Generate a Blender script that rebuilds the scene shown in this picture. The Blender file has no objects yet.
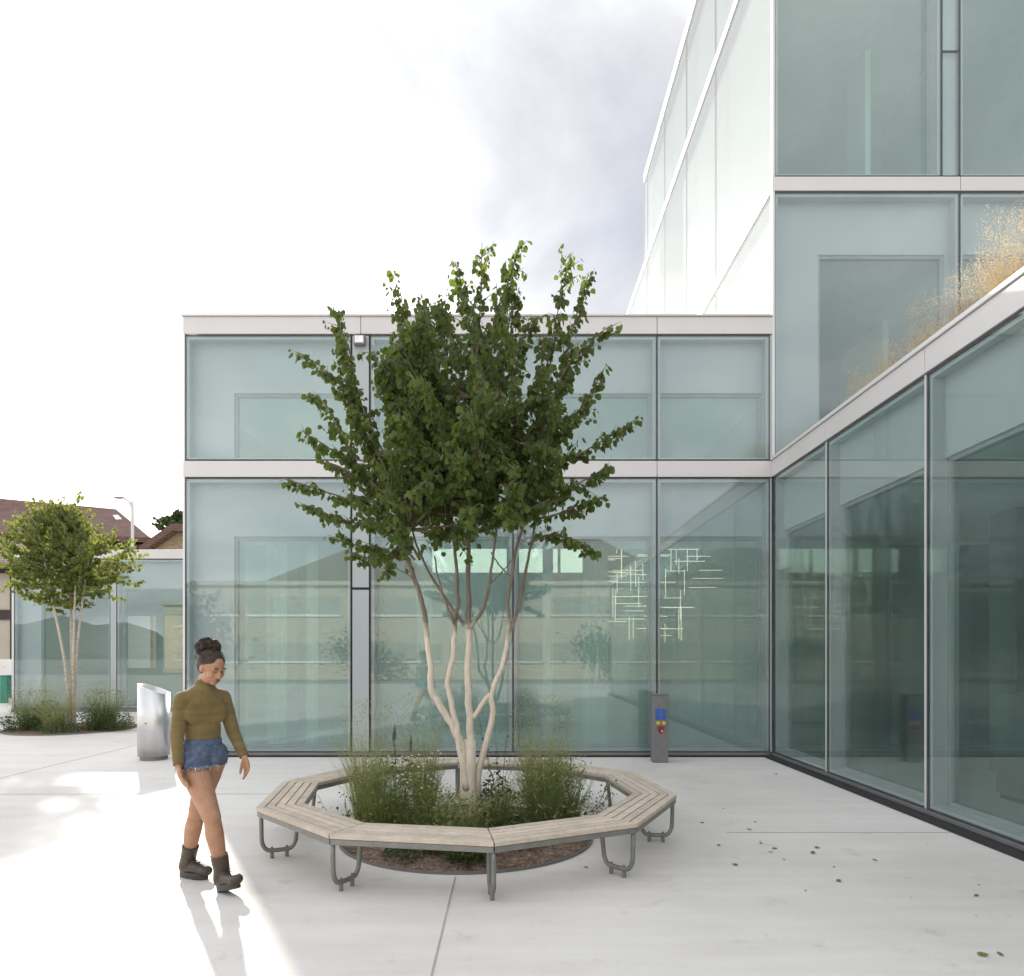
import bpy, bmesh, math, random
from mathutils import Vector, Matrix, Quaternion
random.seed(7)
R = math.radians
sc = bpy.context.scene
COL = sc.collection
FPX, CX, CY, CH = 682.67, 509.0, 655.0, 1.55
def P(px, py, Y):
    return Vector(((px-CX)*Y/FPX, Y, CH+(CY-py)*Y/FPX))
def G(px, py, z=0.0):
    Y = FPX*(CH-z)/(py-CY)
    return Vector(((px-CX)*Y/FPX, Y, z))

# ------------------------------------------------------------ helpers
class MB:
    def __init__(s): s.v=[]; s.f=[]; s.m=[]
    def face(s, pts, mi=0):
        n=len(s.v); s.v.extend([tuple(p) for p in pts]); s.f.append(tuple(range(n,n+len(pts)))); s.m.append(mi)
    def box(s, x0,x1,y0,y1,z0,z1, mi=0):
        if x0>x1: x0,x1=x1,x0
        if y0>y1: y0,y1=y1,y0
        n=len(s.v)
        s.v.extend([(x0,y0,z0),(x1,y0,z0),(x1,y1,z0),(x0,y1,z0),(x0,y0,z1),(x1,y0,z1),(x1,y1,z1),(x0,y1,z1)])
        for q in ((0,3,2,1),(4,5,6,7),(0,1,5,4),(1,2,6,5),(2,3,7,6),(3,0,4,7)):
            s.f.append(tuple(n+i for i in q)); s.m.append(mi)
        return s
    def prism(s, poly, z0, z1, mi=0):
        n=len(s.v); k=len(poly)
        s.v.extend([(p[0],p[1],z0) for p in poly]+[(p[0],p[1],z1) for p in poly])
        s.f.append(tuple(n+i for i in reversed(range(k)))); s.m.append(mi)
        s.f.append(tuple(n+k+i for i in range(k))); s.m.append(mi)
        for i in range(k):
            j=(i+1)%k
            s.f.append((n+i,n+j,n+k+j,n+k+i)); s.m.append(mi)
        return s
    def tube(s, pts, rad, sides=8, mi=0, flat=None):
        pts=[Vector(p) for p in pts]; k=len(pts)
        if not hasattr(rad,'__len__'): rad=[rad]*k
        n=len(s.v); up=Vector((0,0,1))
        t0=(pts[1]-pts[0]).normalized()
        a=t0.cross(up)
        if a.length<.05: a=t0.cross(Vector((0,1,0)))
        a.normalize()
        for i in range(k):
            t=(pts[min(i+1,k-1)]-pts[max(i-1,0)])
            if t.length<1e-9: t=t0
            t.normalize()
            a=(a-t*a.dot(t))
            if a.length<1e-6: a=t.orthogonal()
            a.normalize(); b=t.cross(a)
            for j in range(sides):
                th=2*math.pi*j/sides
                s.v.append(tuple(pts[i]+(a*math.cos(th)+b*math.sin(th))*rad[i]))
        for i in range(k-1):
            for j in range(sides):
                jj=(j+1)%sides
                s.f.append((n+i*sides+j,n+(i+1)*sides+j,n+(i+1)*sides+jj,n+i*sides+jj)); s.m.append(mi)
        s.f.append(tuple(n+j for j in range(sides))); s.m.append(mi)
        s.f.append(tuple(n+(k-1)*sides+j for j in reversed(range(sides)))); s.m.append(mi)
        return s
    def ellipsoid(s, c, r, M=None, nu=16, nv=10, mi=0):
        n=len(s.v); c=Vector(c)
        M=M or Matrix.Identity(3)
        s.v.append(tuple(c+M@Vector((0,0,r[2]))))
        for i in range(1,nv):
            ph=math.pi*i/nv
            for j in range(nu):
                th=2*math.pi*j/nu
                s.v.append(tuple(c+M@Vector((r[0]*math.sin(ph)*math.cos(th),r[1]*math.sin(ph)*math.sin(th),r[2]*math.cos(ph)))))
        s.v.append(tuple(c+M@Vector((0,0,-r[2]))))
        last=len(s.v)-1
        for j in range(nu):
            s.f.append((n,n+1+j,n+1+(j+1)%nu)); s.m.append(mi)
            s.f.append((last,n+1+(nv-2)*nu+(j+1)%nu,n+1+(nv-2)*nu+j)); s.m.append(mi)
        for i in range(nv-2):
            for j in range(nu):
                a=n+1+i*nu+j; b=n+1+i*nu+(j+1)%nu
                s.f.append((a,a+nu,b+nu,b)); s.m.append(mi)
        return s
    def build(s, name, mats, parent=None, smooth=False, loc=(0,0,0), bevel=0):
        me=bpy.data.meshes.new(name)
        me.from_pydata(s.v,[],s.f)
        if not isinstance(mats,(list,tuple)): mats=[mats]
        for m in mats: me.materials.append(m)
        if len(mats)>1: me.polygons.foreach_set('material_index', s.m)
        if smooth: me.polygons.foreach_set('use_smooth',[True]*len(s.f))
        me.update()
        o=bpy.data.objects.new(name,me); COL.objects.link(o)
        if parent: o.parent=parent
        o.location=loc
        if bevel:
            b=o.modifiers.new('bevel','BEVEL'); b.width=bevel; b.segments=2; b.limit_method='ANGLE'
        return o
def tag(o,label=None,cat=None,group=None,kind=None):
    if label: o['label']=label
    if cat: o['category']=cat
    if group: o['group']=group
    if kind: o['kind']=kind
    return o
def empty(name,loc,label,cat,group=None,rz=0):
    o=bpy.data.objects.new(name,None); COL.objects.link(o)
    o.location=loc; o.rotation_euler.z=rz; o.empty_display_size=.2
    return tag(o,label,cat,group)
def rebase(o, root):
    """keep world-space mesh data under a root placed at its base"""
    return o
class Rooted:
    """builds parts from world coordinates under an Empty at `loc`"""
    def __init__(s,name,loc,label,cat,group=None):
        s.root=empty(name,loc,label,cat,group); s.loc=Vector(loc)
    def part(s,mb,name,mats,smooth=False,bevel=0,label=None,parent=None):
        mb.v=[(v[0]-s.loc.x,v[1]-s.loc.y,v[2]-s.loc.z) for v in mb.v]
        o=mb.build(name,mats,parent or s.root,smooth,bevel=bevel)
        if label: o['label']=label
        return o
def smooth_path(pts, n=4):
    pts=[Vector(p) for p in pts]
    if len(pts)<3: return pts
    out=[]
    for i in range(len(pts)-1):
        p0=pts[max(i-1,0)]; p1=pts[i]; p2=pts[i+1]; p3=pts[min(i+2,len(pts)-1)]
        for k in range(n):
            t=k/n
            out.append(0.5*((2*p1)+(-p0+p2)*t+(2*p0-5*p1+4*p2-p3)*t*t+(-p0+3*p1-3*p2+p3)*t**3))
    out.append(pts[-1]); return out

# ------------------------------------------------------------ materials
def newmat(name):
    m=bpy.data.materials.new(name); m.use_nodes=True
    nt=m.node_tree; b=nt.nodes['Principled BSDF']; return m,nt,b
def N(nt,t,**kw):
    n=nt.nodes.new(t)
    for k,v in kw.items():
        if k in n.inputs: n.inputs[k].default_value=v
        else: setattr(n,k,v)
    return n
def L(nt,a,b): nt.links.new(a,b)
def ramp(nt, fac, stops):
    r=nt.nodes.new('ShaderNodeValToRGB'); L(nt,fac,r.inputs[0])
    e=r.color_ramp.elements
    while len(e)<len(stops): e.new(.5)
    for i,(p,c) in enumerate(stops):
        e[i].position=p; e[i].color=(c[0],c[1],c[2],1)
    return r.outputs[0]
def simple(name,col,rough=.6,metal=0,var=.12,scale=6,bump=0,bscale=60,spec=.5,coords='Object',stretch=(1,1,1)):
    m,nt,b=newmat(name)
    tc=N(nt,'ShaderNodeTexCoord'); mp=N(nt,'ShaderNodeMapping'); mp.inputs['Scale'].default_value=stretch
    L(nt,tc.outputs[coords],mp.inputs[0])
    no=N(nt,'ShaderNodeTexNoise',Scale=scale,Detail=5.0); L(nt,mp.outputs[0],no.inputs['Vector'])
    c=ramp(nt,no.outputs[0],[(.3,[x*(1-var) for x in col]),(.7,[min(1,x*(1+var)) for x in col])])
    L(nt,c,b.inputs['Base Color'])
    b.inputs['Roughness'].default_value=rough; b.inputs['Metallic'].default_value=metal
    b.inputs['Specular IOR Level'].default_value=spec
    if bump:
        n2=N(nt,'ShaderNodeTexNoise',Scale=bscale,Detail=4.0); L(nt,mp.outputs[0],n2.inputs['Vector'])
        bp=N(nt,'ShaderNodeBump',Strength=bump,Distance=.01); L(nt,n2.outputs[0],bp.inputs['Height']); L(nt,bp.outputs[0],b.inputs['Normal'])
    return m
def glass(name,tint,f0,rough=0.0,wave=0.0,film=0.0,fcol=(.62,.69,.70),gcol=(.93,.97,.97)):
    m=bpy.data.materials.new(name); m.use_nodes=True; nt=m.node_tree
    for n in list(nt.nodes): nt.nodes.remove(n)
    out=N(nt,'ShaderNodeOutputMaterial'); mix=N(nt,'ShaderNodeMixShader')
    tr=N(nt,'ShaderNodeBsdfTransparent'); tr.inputs[0].default_value=(*tint,1)
    gl=N(nt,'ShaderNodeBsdfGlossy'); gl.inputs['Roughness'].default_value=rough; gl.inputs[0].default_value=(*gcol,1)
    lw=N(nt,'ShaderNodeLayerWeight'); lw.inputs[0].default_value=.5
    pw=N(nt,'ShaderNodeMath',operation='POWER'); L(nt,lw.outputs['Facing'],pw.inputs[0]); pw.inputs[1].default_value=5
    mu=N(nt,'ShaderNodeMath',operation='MULTIPLY_ADD'); L(nt,pw.outputs[0],mu.inputs[0]); mu.inputs[1].default_value=1-f0; mu.inputs[2].default_value=f0
    L(nt,mu.outputs[0],mix.inputs[0]); L(nt,tr.outputs[0],mix.inputs[1]); L(nt,gl.outputs[0],mix.inputs[2]); 
    if film:
        df=N(nt,'ShaderNodeBsdfDiffuse'); df.inputs[0].default_value=(*fcol,1); m2=N(nt,'ShaderNodeMixShader'); m2.inputs[0].default_value=film
        L(nt,tr.outputs[0],m2.inputs[1]); L(nt,df.outputs[0],m2.inputs[2]); L(nt,m2.outputs[0],mix.inputs[1])
    L(nt,mix.outputs[0],out.inputs[0])
    if wave:
        tc=N(nt,'ShaderNodeTexCoord'); no=N(nt,'ShaderNodeTexNoise',Scale=.9,Detail=1.0); L(nt,tc.outputs['Object'],no.inputs['Vector'])
        bp=N(nt,'ShaderNodeBump',Strength=wave,Distance=.02); L(nt,no.outputs[0],bp.inputs['Height']); L(nt,bp.outputs[0],gl.inputs['Normal'])
    return m
def leafmat(name,c1,c2,trans=.45,tcol=(.35,.5,.06),rough=.55):
    m=bpy.data.materials.new(name); m.use_nodes=True; nt=m.node_tree
    b=nt.nodes['Principled BSDF']; out=nt.nodes['Material Output']
    g=N(nt,'ShaderNodeNewGeometry')
    c=ramp(nt,g.outputs['Random Per Island'],[(0,c1),(.55,[(a+b_)/2 for a,b_ in zip(c1,c2)]),(1,c2)])
    L(nt,c,b.inputs['Base Color']); b.inputs['Roughness'].default_value=rough; b.inputs['Specular IOR Level'].default_value=.3
    t=N(nt,'ShaderNodeBsdfTranslucent'); t.inputs[0].default_value=(*tcol,1)
    mix=N(nt,'ShaderNodeMixShader'); mix.inputs[0].default_value=trans
    L(nt,b.outputs[0],mix.inputs[1]); L(nt,t.outputs[0],mix.inputs[2]); L(nt,mix.outputs[0],out.inputs[0])
    return m
def emis(name,col,s):
    m,nt,b=newmat(name)
    b.inputs['Base Color'].default_value=(*col,1); b.inputs['Emission Color'].default_value=(*col,1); b.inputs['Emission Strength'].default_value=s
    return m

def concrete_mat():
    m,nt,b=newmat('pale_concrete')
    tc=N(nt,'ShaderNodeTexCoord')
    n1=N(nt,'ShaderNodeTexNoise',Scale=.35,Detail=6.0); L(nt,tc.outputs['Object'],n1.inputs['Vector'])
    mp=N(nt,'ShaderNodeMapping'); mp.inputs['Scale'].default_value=(.35,2.2,1); L(nt,tc.outputs['Object'],mp.inputs[0])
    n2=N(nt,'ShaderNodeTexNoise',Scale=2.2,Detail=6.0,Roughness=.65); L(nt,mp.outputs[0],n2.inputs['Vector'])
    n3=N(nt,'ShaderNodeTexNoise',Scale=90,Detail=3.0); L(nt,tc.outputs['Object'],n3.inputs['Vector'])
    c1=ramp(nt,n1.outputs[0],[(.34,(.60,.58,.55)),(.5,(.69,.67,.64)),(.66,(.74,.72,.69))])
    c2=ramp(nt,n2.outputs[0],[(.3,(.9,.89,.88)),(.65,(1,1,1))])
    c3=ramp(nt,n3.outputs[0],[(.3,(.93,.93,.93)),(.6,(1,1,1))])
    x=N(nt,'ShaderNodeMixRGB',blend_type='MULTIPLY'); x.inputs[0].default_value=1; L(nt,c1,x.inputs[1]); L(nt,c2,x.inputs[2])
    y=N(nt,'ShaderNodeMixRGB',blend_type='MULTIPLY'); y.inputs[0].default_value=1; L(nt,x.outputs[0],y.inputs[1]); L(nt,c3,y.inputs[2])
    # sparse darker stains
    n4=N(nt,'ShaderNodeTexNoise',Scale=3.1,Detail=8.0,Roughness=.7); L(nt,tc.outputs['Object'],n4.inputs['Vector'])
    c4=ramp(nt,n4.outputs[0],[(.30,(.84,.82,.79)),(.42,(1,1,1))])
    z=N(nt,'ShaderNodeMixRGB',blend_type='MULTIPLY'); z.inputs[0].default_value=1; L(nt,y.outputs[0],z.inputs[1]); L(nt,c4,z.inputs[2])
    L(nt,z.outputs[0],b.inputs['Base Color'])
    rr=N(nt,'ShaderNodeMapRange'); L(nt,n2.outputs[0],rr.inputs[0]); rr.inputs[3].default_value=.55; rr.inputs[4].default_value=.78
    L(nt,rr.outputs[0],b.inputs['Roughness']); b.inputs['Specular IOR Level'].default_value=.3
    bp=N(nt,'ShaderNodeBump',Strength=.25,Distance=.004); L(nt,n3.outputs[0],bp.inputs['Height']); L(nt,bp.outputs[0],b.inputs['Normal'])
    return m
def wood_mat():
    m,nt,b=newmat('weathered_slat_wood')
    g=N(nt,'ShaderNodeNewGeometry'); tc=N(nt,'ShaderNodeTexCoord')
    no=N(nt,'ShaderNodeTexNoise',Scale=9,Detail=8.0,Roughness=.7); L(nt,tc.outputs['Object'],no.inputs['Vector'])
    n2=N(nt,'ShaderNodeTexNoise',Scale=120,Detail=3.0); L(nt,tc.outputs['Object'],n2.inputs['Vector'])
    c0=ramp(nt,g.outputs['Random Per Island'],[(0,(.46,.40,.34)),(.5,(.56,.495,.42)),(1,(.63,.555,.475))])
    c1=ramp(nt,no.outputs[0],[(.3,(.78,.76,.74)),(.7,(1.1,1.08,1.05))])
    c2=ramp(nt,n2.outputs[0],[(.3,(.85,.85,.85)),(.7,(1.08,1.08,1.08))])
    x=N(nt,'ShaderNodeMixRGB',blend_type='MULTIPLY'); x.inputs[0].default_value=1; L(nt,c0,x.inputs[1]); L(nt,c1,x.inputs[2])
    y=N(nt,'ShaderNodeMixRGB',blend_type='MULTIPLY'); y.inputs[0].default_value=1; L(nt,x.outputs[0],y.inputs[1]); L(nt,c2,y.inputs[2])
    L(nt,y.outputs[0],b.inputs['Base Color']); b.inputs['Roughness'].default_value=.65; b.inputs['Specular IOR Level'].default_value=.3
    return m
def bark_mat():
    # limewashed below, bare brown above
    m,nt,b=newmat('limewashed_bark')
    g=N(nt,'ShaderNodeNewGeometry'); sx=N(nt,'ShaderNodeSeparateXYZ'); L(nt,g.outputs['Position'],sx.inputs[0])
    no=N(nt,'ShaderNodeTexNoise',Scale=5,Detail=5.0); L(nt,g.outputs['Position'],no.inputs['Vector'])
    ad=N(nt,'ShaderNodeMath',operation='MULTIPLY_ADD'); L(nt,no.outputs[0],ad.inputs[0]); ad.inputs[1].default_value=.45; L(nt,sx.outputs[2],ad.inputs[2])
    mr=N(nt,'ShaderNodeMapRange'); L(nt,ad.outputs[0],mr.inputs[0]); mr.inputs[1].default_value=1.95; mr.inputs[2].default_value=2.09
    mp=N(nt,'ShaderNodeMapping'); mp.inputs['Scale'].default_value=(1,1,.25); L(nt,g.outputs['Position'],mp.inputs[0])
    n2=N(nt,'ShaderNodeTexNoise',Scale=40,Detail=6.0,Roughness=.7); L(nt,mp.outputs[0],n2.inputs['Vector'])
    ca=ramp(nt,n2.outputs[0],[(.25,(.36,.30,.23)),(.45,(.56,.49,.40)),(.7,(.66,.59,.50))])
    cb=ramp(nt,n2.outputs[0],[(.3,(.12,.10,.075)),(.7,(.23,.19,.15))])
    x=N(nt,'ShaderNodeMixRGB'); L(nt,mr.outputs[0],x.inputs[0]); L(nt,ca,x.inputs[1]); L(nt,cb,x.inputs[2])
    L(nt,x.outputs[0],b.inputs['Base Color']); b.inputs['Roughness'].default_value=.85
    bp=N(nt,'ShaderNodeBump',Strength=.5,Distance=.006); L(nt,n2.outputs[0],bp.inputs['Height']); L(nt,bp.outputs[0],b.inputs['Normal'])
    return m
def soil_mat():
    m,nt,b=newmat('bark_mulch_soil')
    tc=N(nt,'ShaderNodeTexCoord')
    v=N(nt,'ShaderNodeTexVoronoi',Scale=45); L(nt,tc.outputs['Object'],v.inputs['Vector'])
    no=N(nt,'ShaderNodeTexNoise',Scale=12,Detail=8.0); L(nt,tc.outputs['Object'],no.inputs['Vector'])
    c1=ramp(nt,v.outputs['Color'],[(0,(.10,.06,.04)),(.6,(.22,.15,.105)),(1,(.38,.30,.23))])
    c2=ramp(nt,no.outputs[0],[(.3,(.6,.6,.6)),(.7,(1.1,1.1,1.1))])
    x=N(nt,'ShaderNodeMixRGB',blend_type='MULTIPLY'); x.inputs[0].default_value=1; L(nt,c1,x.inputs[1]); L(nt,c2,x.inputs[2])
    L(nt,x.outputs[0],b.inputs['Base Color']); b.inputs['Roughness'].default_value=.95
    bp=N(nt,'ShaderNodeBump',Strength=1,Distance=.02); L(nt,v.outputs['Distance'],bp.inputs['Height']); L(nt,bp.outputs[0],b.inputs['Normal'])
    return m
def tile_mat(name,c1,c2,sc_=3):
    m,nt,b=newmat(name)
    tc=N(nt,'ShaderNodeTexCoord'); w=N(nt,'ShaderNodeTexWave',Scale=sc_,Distortion=2.0,Detail=3.0); w.bands_direction='Z'
    L(nt,tc.outputs['Object'],w.inputs['Vector'])
    no=N(nt,'ShaderNodeTexNoise',Scale=2.5,Detail=7.0,Roughness=.7); L(nt,tc.outputs['Object'],no.inputs['Vector'])
    a=N(nt,'ShaderNodeMath',operation='MULTIPLY_ADD'); L(nt,w.outputs[1],a.inputs[0]); a.inputs[1].default_value=.25; L(nt,no.outputs[0],a.inputs[2])
    L(nt,ramp(nt,a.outputs[0],[(.35,c1),(.85,c2)]),b.inputs['Base Color']); b.inputs['Roughness'].default_value=.85
    bp=N(nt,'ShaderNodeBump',Strength=.6,Distance=.03); L(nt,w.outputs[1],bp.inputs['Height']); L(nt,bp.outputs[0],b.inputs['Normal'])
    return m
def stone_mat(name,c1,c2,mortar):
    m,nt,b=newmat(name)
    tc=N(nt,'ShaderNodeTexCoord'); mp=N(nt,'ShaderNodeMapping'); mp.inputs['Rotation'].default_value=(R(90),0,0); L(nt,tc.outputs['Object'],mp.inputs[0])
    br=N(nt,'ShaderNodeTexBrick',Scale=2.2); br.inputs['Color1'].default_value=(*c1,1); br.inputs['Color2'].default_value=(*c2,1); br.inputs['Mortar'].default_value=(*mortar,1)
    L(nt,mp.outputs[0],br.inputs['Vector']); L(nt,br.outputs[0],b.inputs['Base Color']); b.inputs['Roughness'].default_value=.9
    return m
def jumper_mat():
    m,nt,b=newmat('olive_knit')
    g=N(nt,'ShaderNodeNewGeometry'); mp=N(nt,'ShaderNodeMapping'); mp.inputs['Scale'].default_value=(1,1,14); L(nt,g.outputs['Position'],mp.inputs[0])
    no=N(nt,'ShaderNodeTexNoise',Scale=1.6,Detail=3.0); L(nt,mp.outputs[0],no.inputs['Vector'])
    L(nt,ramp(nt,no.outputs[0],[(.3,(.115,.085,.032)),(.5,(.15,.112,.045)),(.7,(.175,.125,.055))]),b.inputs['Base Color'])
    b.inputs['Roughness'].default_value=.9; b.inputs['Sheen Weight'].default_value=.15; b.inputs['Specular IOR Level'].default_value=.2
    w=N(nt,'ShaderNodeTexNoise',Scale=260,Detail=2.0); L(nt,g.outputs['Position'],w.inputs['Vector'])
    n3=N(nt,'ShaderNodeTexNoise',Scale=22,Detail=2.0); L(nt,g.outputs['Position'],n3.inputs['Vector'])
    bp0=N(nt,'ShaderNodeBump',Strength=.5,Distance=.012); L(nt,n3.outputs[0],bp0.inputs['Height'])
    bp=N(nt,'ShaderNodeBump',Strength=.3,Distance=.002); L(nt,w.outputs[0],bp.inputs['Height']); L(nt,bp0.outputs[0],bp.inputs['Normal']); L(nt,bp.outputs[0],b.inputs['Normal'])
    return m

M={}
M['concrete']=concrete_mat()
M['ground']=simple('distant_ground',(.30,.29,.27),.9,var=.2,scale=.2)
M['alu']=simple('pale_aluminium',(.55,.535,.53),.45,.08,var=.03,scale=1.2)
M['alu_in']=simple('grey_powder_coat',(.35,.385,.395),.5,.0,var=.03,scale=1.0)
M['cap']=simple('pale_grey_coping',(.6,.59,.585),.45,.2,var=.04,scale=1.0)
M['frame_in']=simple('mid_grey_frame',(.27,.30,.30),.5,0,var=.05)
M['gasket']=simple('black_rubber_gasket',(.03,.033,.035),.6)
M['plinth']=simple('dark_grey_plinth',(.17,.165,.165),.5,.2,var=.1)
M['recess']=simple('black_recess',(.02,.02,.022),.7)
M['glass']=glass('outer_glass',(.925,.96,.955),.055,0,.03,.045,(.54,.65,.66))
M['glass_in']=glass('inner_glass',(.85,.93,.90),.03,0,0,.04)
M['glass_wing']=glass('wing_glass',(.925,.96,.95),.055,0,.03,.025,(.54,.65,.66))
M['clear_in']=glass('clear_inner_glass',(.84,.92,.89),.03)
M['sheer']=glass('veiled_inner_glass',(.85,.94,.91),.03,0,0,.32,(.50,.62,.585))
M['frosted']=None
M['glass_refl']=glass('side_glass',(.90,.94,.93),.06,0,.25,.22,(.55,.56,.56),gcol=(.62,.64,.64))
M['int_wall']=simple('interior_paint',(.55,.63,.59),.8,var=.06,scale=.8)
M['int_light']=simple('interior_white_paint',(.72,.76,.73),.8,var=.05,scale=.8)
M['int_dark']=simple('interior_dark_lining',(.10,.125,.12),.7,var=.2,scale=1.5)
M['int_floor']=simple('interior_floor',(.42,.43,.40),.35,var=.1,scale=1)
M['ceiling']=simple('interior_ceiling',(.55,.58,.57),.8,var=.04)
M['blind']=simple('white_blind_fabric',(.42,.43,.43),.85,var=.05,scale=2)
def frosted():
    m=bpy.data.materials.new('frosted_glass'); m.use_nodes=True; nt=m.node_tree
    for n in list(nt.nodes): nt.nodes.remove(n)
    out=N(nt,'ShaderNodeOutputMaterial'); t=N(nt,'ShaderNodeBsdfTranslucent'); t.inputs[0].default_value=(.66,.70,.67,1); L(nt,t.outputs[0],out.inputs[0]); return m
M['frosted']=frosted()
M['roof']=simple('gravel_roof',(.3,.28,.25),.95,var=.25,scale=30,bump=.5)
M['wood']=wood_mat()
M['steel']=simple('galvanised_steel',(.20,.20,.185),.45,.35,var=.12,scale=14,bump=.1)
M['brushed']=simple('brushed_stainless',(.62,.62,.62),.34,.85,var=.08,scale=8,stretch=(1,1,.1))
M['bollard']=simple('grey_painted_steel',(.19,.195,.19),.55,.3,var=.08,scale=12)
M['bark']=bark_mat()
M['bark2']=simple('grey_bark',(.42,.37,.31),.9,var=.25,scale=20,bump=.5)
M['twig']=simple('brown_twig_bark',(.16,.125,.09),.9,var=.25,scale=20)
M['soil']=soil_mat()
M['leaf']=leafmat('katsura_leaf',(.036,.060,.016),(.100,.135,.036),.36,(.20,.28,.035))
M['leaf2']=leafmat('light_green_leaf',(.06,.09,.02),(.14,.17,.045),.4,(.26,.30,.05))
M['grass']=leafmat('green_blade',(.085,.12,.04),(.22,.25,.10),.4,(.26,.31,.09))
M['grassdark']=leafmat('dark_green_blade',(.03,.052,.02),(.085,.115,.045),.25,(.10,.16,.03))
M['grasspale']=leafmat('straw_green_blade',(.17,.20,.07),(.34,.35,.17),.42,(.38,.40,.15))
M['straw']=leafmat('dry_straw',(.34,.23,.10),(.55,.42,.24),.35,(.50,.37,.19))
M['strawtip']=leafmat('pale_dry_seed',(.46,.38,.26),(.66,.57,.42),.35,(.6,.5,.34))
M['petal']=simple('white_petal',(.7,.69,.62),.8)
M['lavender']=simple('faded_purple_spike',(.07,.07,.075),.8)
M['rooftile']=tile_mat('brown_roof_tile',(.085,.045,.035),(.19,.11,.09))
M['stone']=stone_mat('rubble_stone',(.30,.22,.13),(.40,.31,.20),(.35,.30,.24))
M['render']=simple('beige_render',(.45,.40,.32),.85,var=.1,scale=.6)
M['darkwood']=simple('dark_timber',(.05,.035,.03),.8)
M['winglass']=simple('house_window_glass',(.30,.29,.25),.35,0)
M['white']=simple('white_paint',(.75,.75,.74),.5)
M['hedge']=leafmat('hedge_leaf',(.02,.04,.012),(.06,.09,.025),.2,(.08,.14,.02))
M['hill']=simple('wooded_hill',(.055,.075,.055),.95,var=.35,scale=.05)
M['skin']=None
M['jumper']=jumper_mat()
def skin_mat():
    m,nt,b=newmat('brown_skin')
    g=N(nt,'ShaderNodeNewGeometry'); no=N(nt,'ShaderNodeTexNoise',Scale=18,Detail=3.0); L(nt,g.outputs['Position'],no.inputs['Vector'])
    L(nt,ramp(nt,no.outputs[0],[(.3,(.33,.175,.105)),(.7,(.40,.225,.14))]),b.inputs['Base Color'])
    b.inputs['Roughness'].default_value=.5; b.inputs['Subsurface Weight'].default_value=.12; b.inputs['Subsurface Radius'].default_value=(.02,.008,.004); b.inputs['Specular IOR Level'].default_value=.35
    return m
M['skin']=skin_mat()
def denim_mat():
    m,nt,b=newmat('faded_denim')
    g=N(nt,'ShaderNodeNewGeometry'); no=N(nt,'ShaderNodeTexNoise',Scale=26,Detail=5.0); L(nt,g.outputs['Position'],no.inputs['Vector'])
    L(nt,ramp(nt,no.outputs[0],[(.3,(.050,.072,.125)),(.55,(.075,.105,.17)),(.8,(.15,.19,.26))]),b.inputs['Base Color'])
    b.inputs['Roughness'].default_value=.9
    n3=N(nt,'ShaderNodeTexNoise',Scale=30,Detail=3.0); L(nt,g.outputs['Position'],n3.inputs['Vector'])
    bp=N(nt,'ShaderNodeBump',Strength=.6,Distance=.01); L(nt,n3.outputs[0],bp.inputs['Height']); L(nt,bp.outputs[0],b.inputs['Normal'])
    return m
M['denim']=denim_mat()
M['thread']=simple('frayed_white_thread',(.6,.62,.66),.9)
M['hair']=simple('dark_brown_curly_hair',(.042,.024,.016),.6,var=.5,scale=70,bump=1.0,bscale=140,spec=.4)
M['leather']=simple('dark_brown_leather',(.050,.036,.026),.42,var=.3,scale=20,bump=.2,bscale=60)
M['sole']=simple('black_rubber_sole',(.035,.032,.028),.6)
M['lip']=simple('lip_skin',(.30,.10,.08),.5)
M['brow']=simple('eyebrow_hair',(.04,.025,.02),.8)
M['blue']=simple('blue_label',(.02,.10,.48),.5)
M['yellow']=simple('yellow_button',(.62,.42,.05),.5)
M['red']=simple('dark_red_badge',(.26,.015,.025),.5)
M['green_paint']=simple('green_painted_metal',(.03,.20,.14),.5)
M['lamp']=emis('lamp_diffuser',(1,.97,.9),2.2)
M['rod']=emis('glowing_rod',(1,.84,.60),1.0)
M['dryleaf']=simple('fallen_leaf',(.17,.13,.085),.8,var=.5,scale=3,coords='Generated')

# ------------------------------------------------------------ ground
def struct(mb,name,mat):
    o=mb.build(name,mat); o['kind']='structure'; return o
g=MB(); g.face([(-600,-600,-.03),(600,-600,-.03),(600,600,-.03),(-600,600,-.03)]); struct(g,'ground',M['ground'])
g=MB(); g.face([(-40,-16,0),(30,-16,0),(30,60,0),(-40,60,0)]); struct(g,'paving',M['concrete'])
g=MB()
JM=simple('paving_joint',(.36,.35,.34),.9)
g.box(-.380,-.371,-16,4.76,.001,.004); 
for x in (-6.4,-12.4): g.box(x-.005,x+.005,-16,18.4,.001,.003)
for y in (5.955,11.95-6*1.55): g.box(-30,-.40,y-.004,y+.004,.001,.0035) if y<5 else g.box(1.9,3.9,y-.004,y+.004,.001,.0035)
g.box(-30,-2.2,7.596,7.604,.001,.0035)
struct(g,'paving_joints',JM)

# ------------------------------------------------------------ hills behind camera (seen mirrored in the glass)
def hills():
    mb=MB(); n=90
    for ring,(rad,hh) in enumerate(((260,10),(420,55))):
        prev=None
        for i in range(n+1):
            a=R(175)+R(190)*i/n
            x=rad*math.cos(a); y=rad*math.sin(a)
            h=hh*(.45+.35*math.sin(i*.31+ring)+.2*math.sin(i*.83+2*ring)+.08*math.sin(i*2.1))
            h=max(h,2)
            cur=((x,y,-1),(x*1.05,y*1.05,h),(x*1.4,y*1.4,-1))
            if prev:
                mb.face([prev[0],cur[0],cur[1],prev[1]]); mb.face([prev[1],cur[1],cur[2],prev[2]])
            prev=cur
    o=mb.build('hills',M['hill'],smooth=True); o['kind']='structure'
hills()

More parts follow.
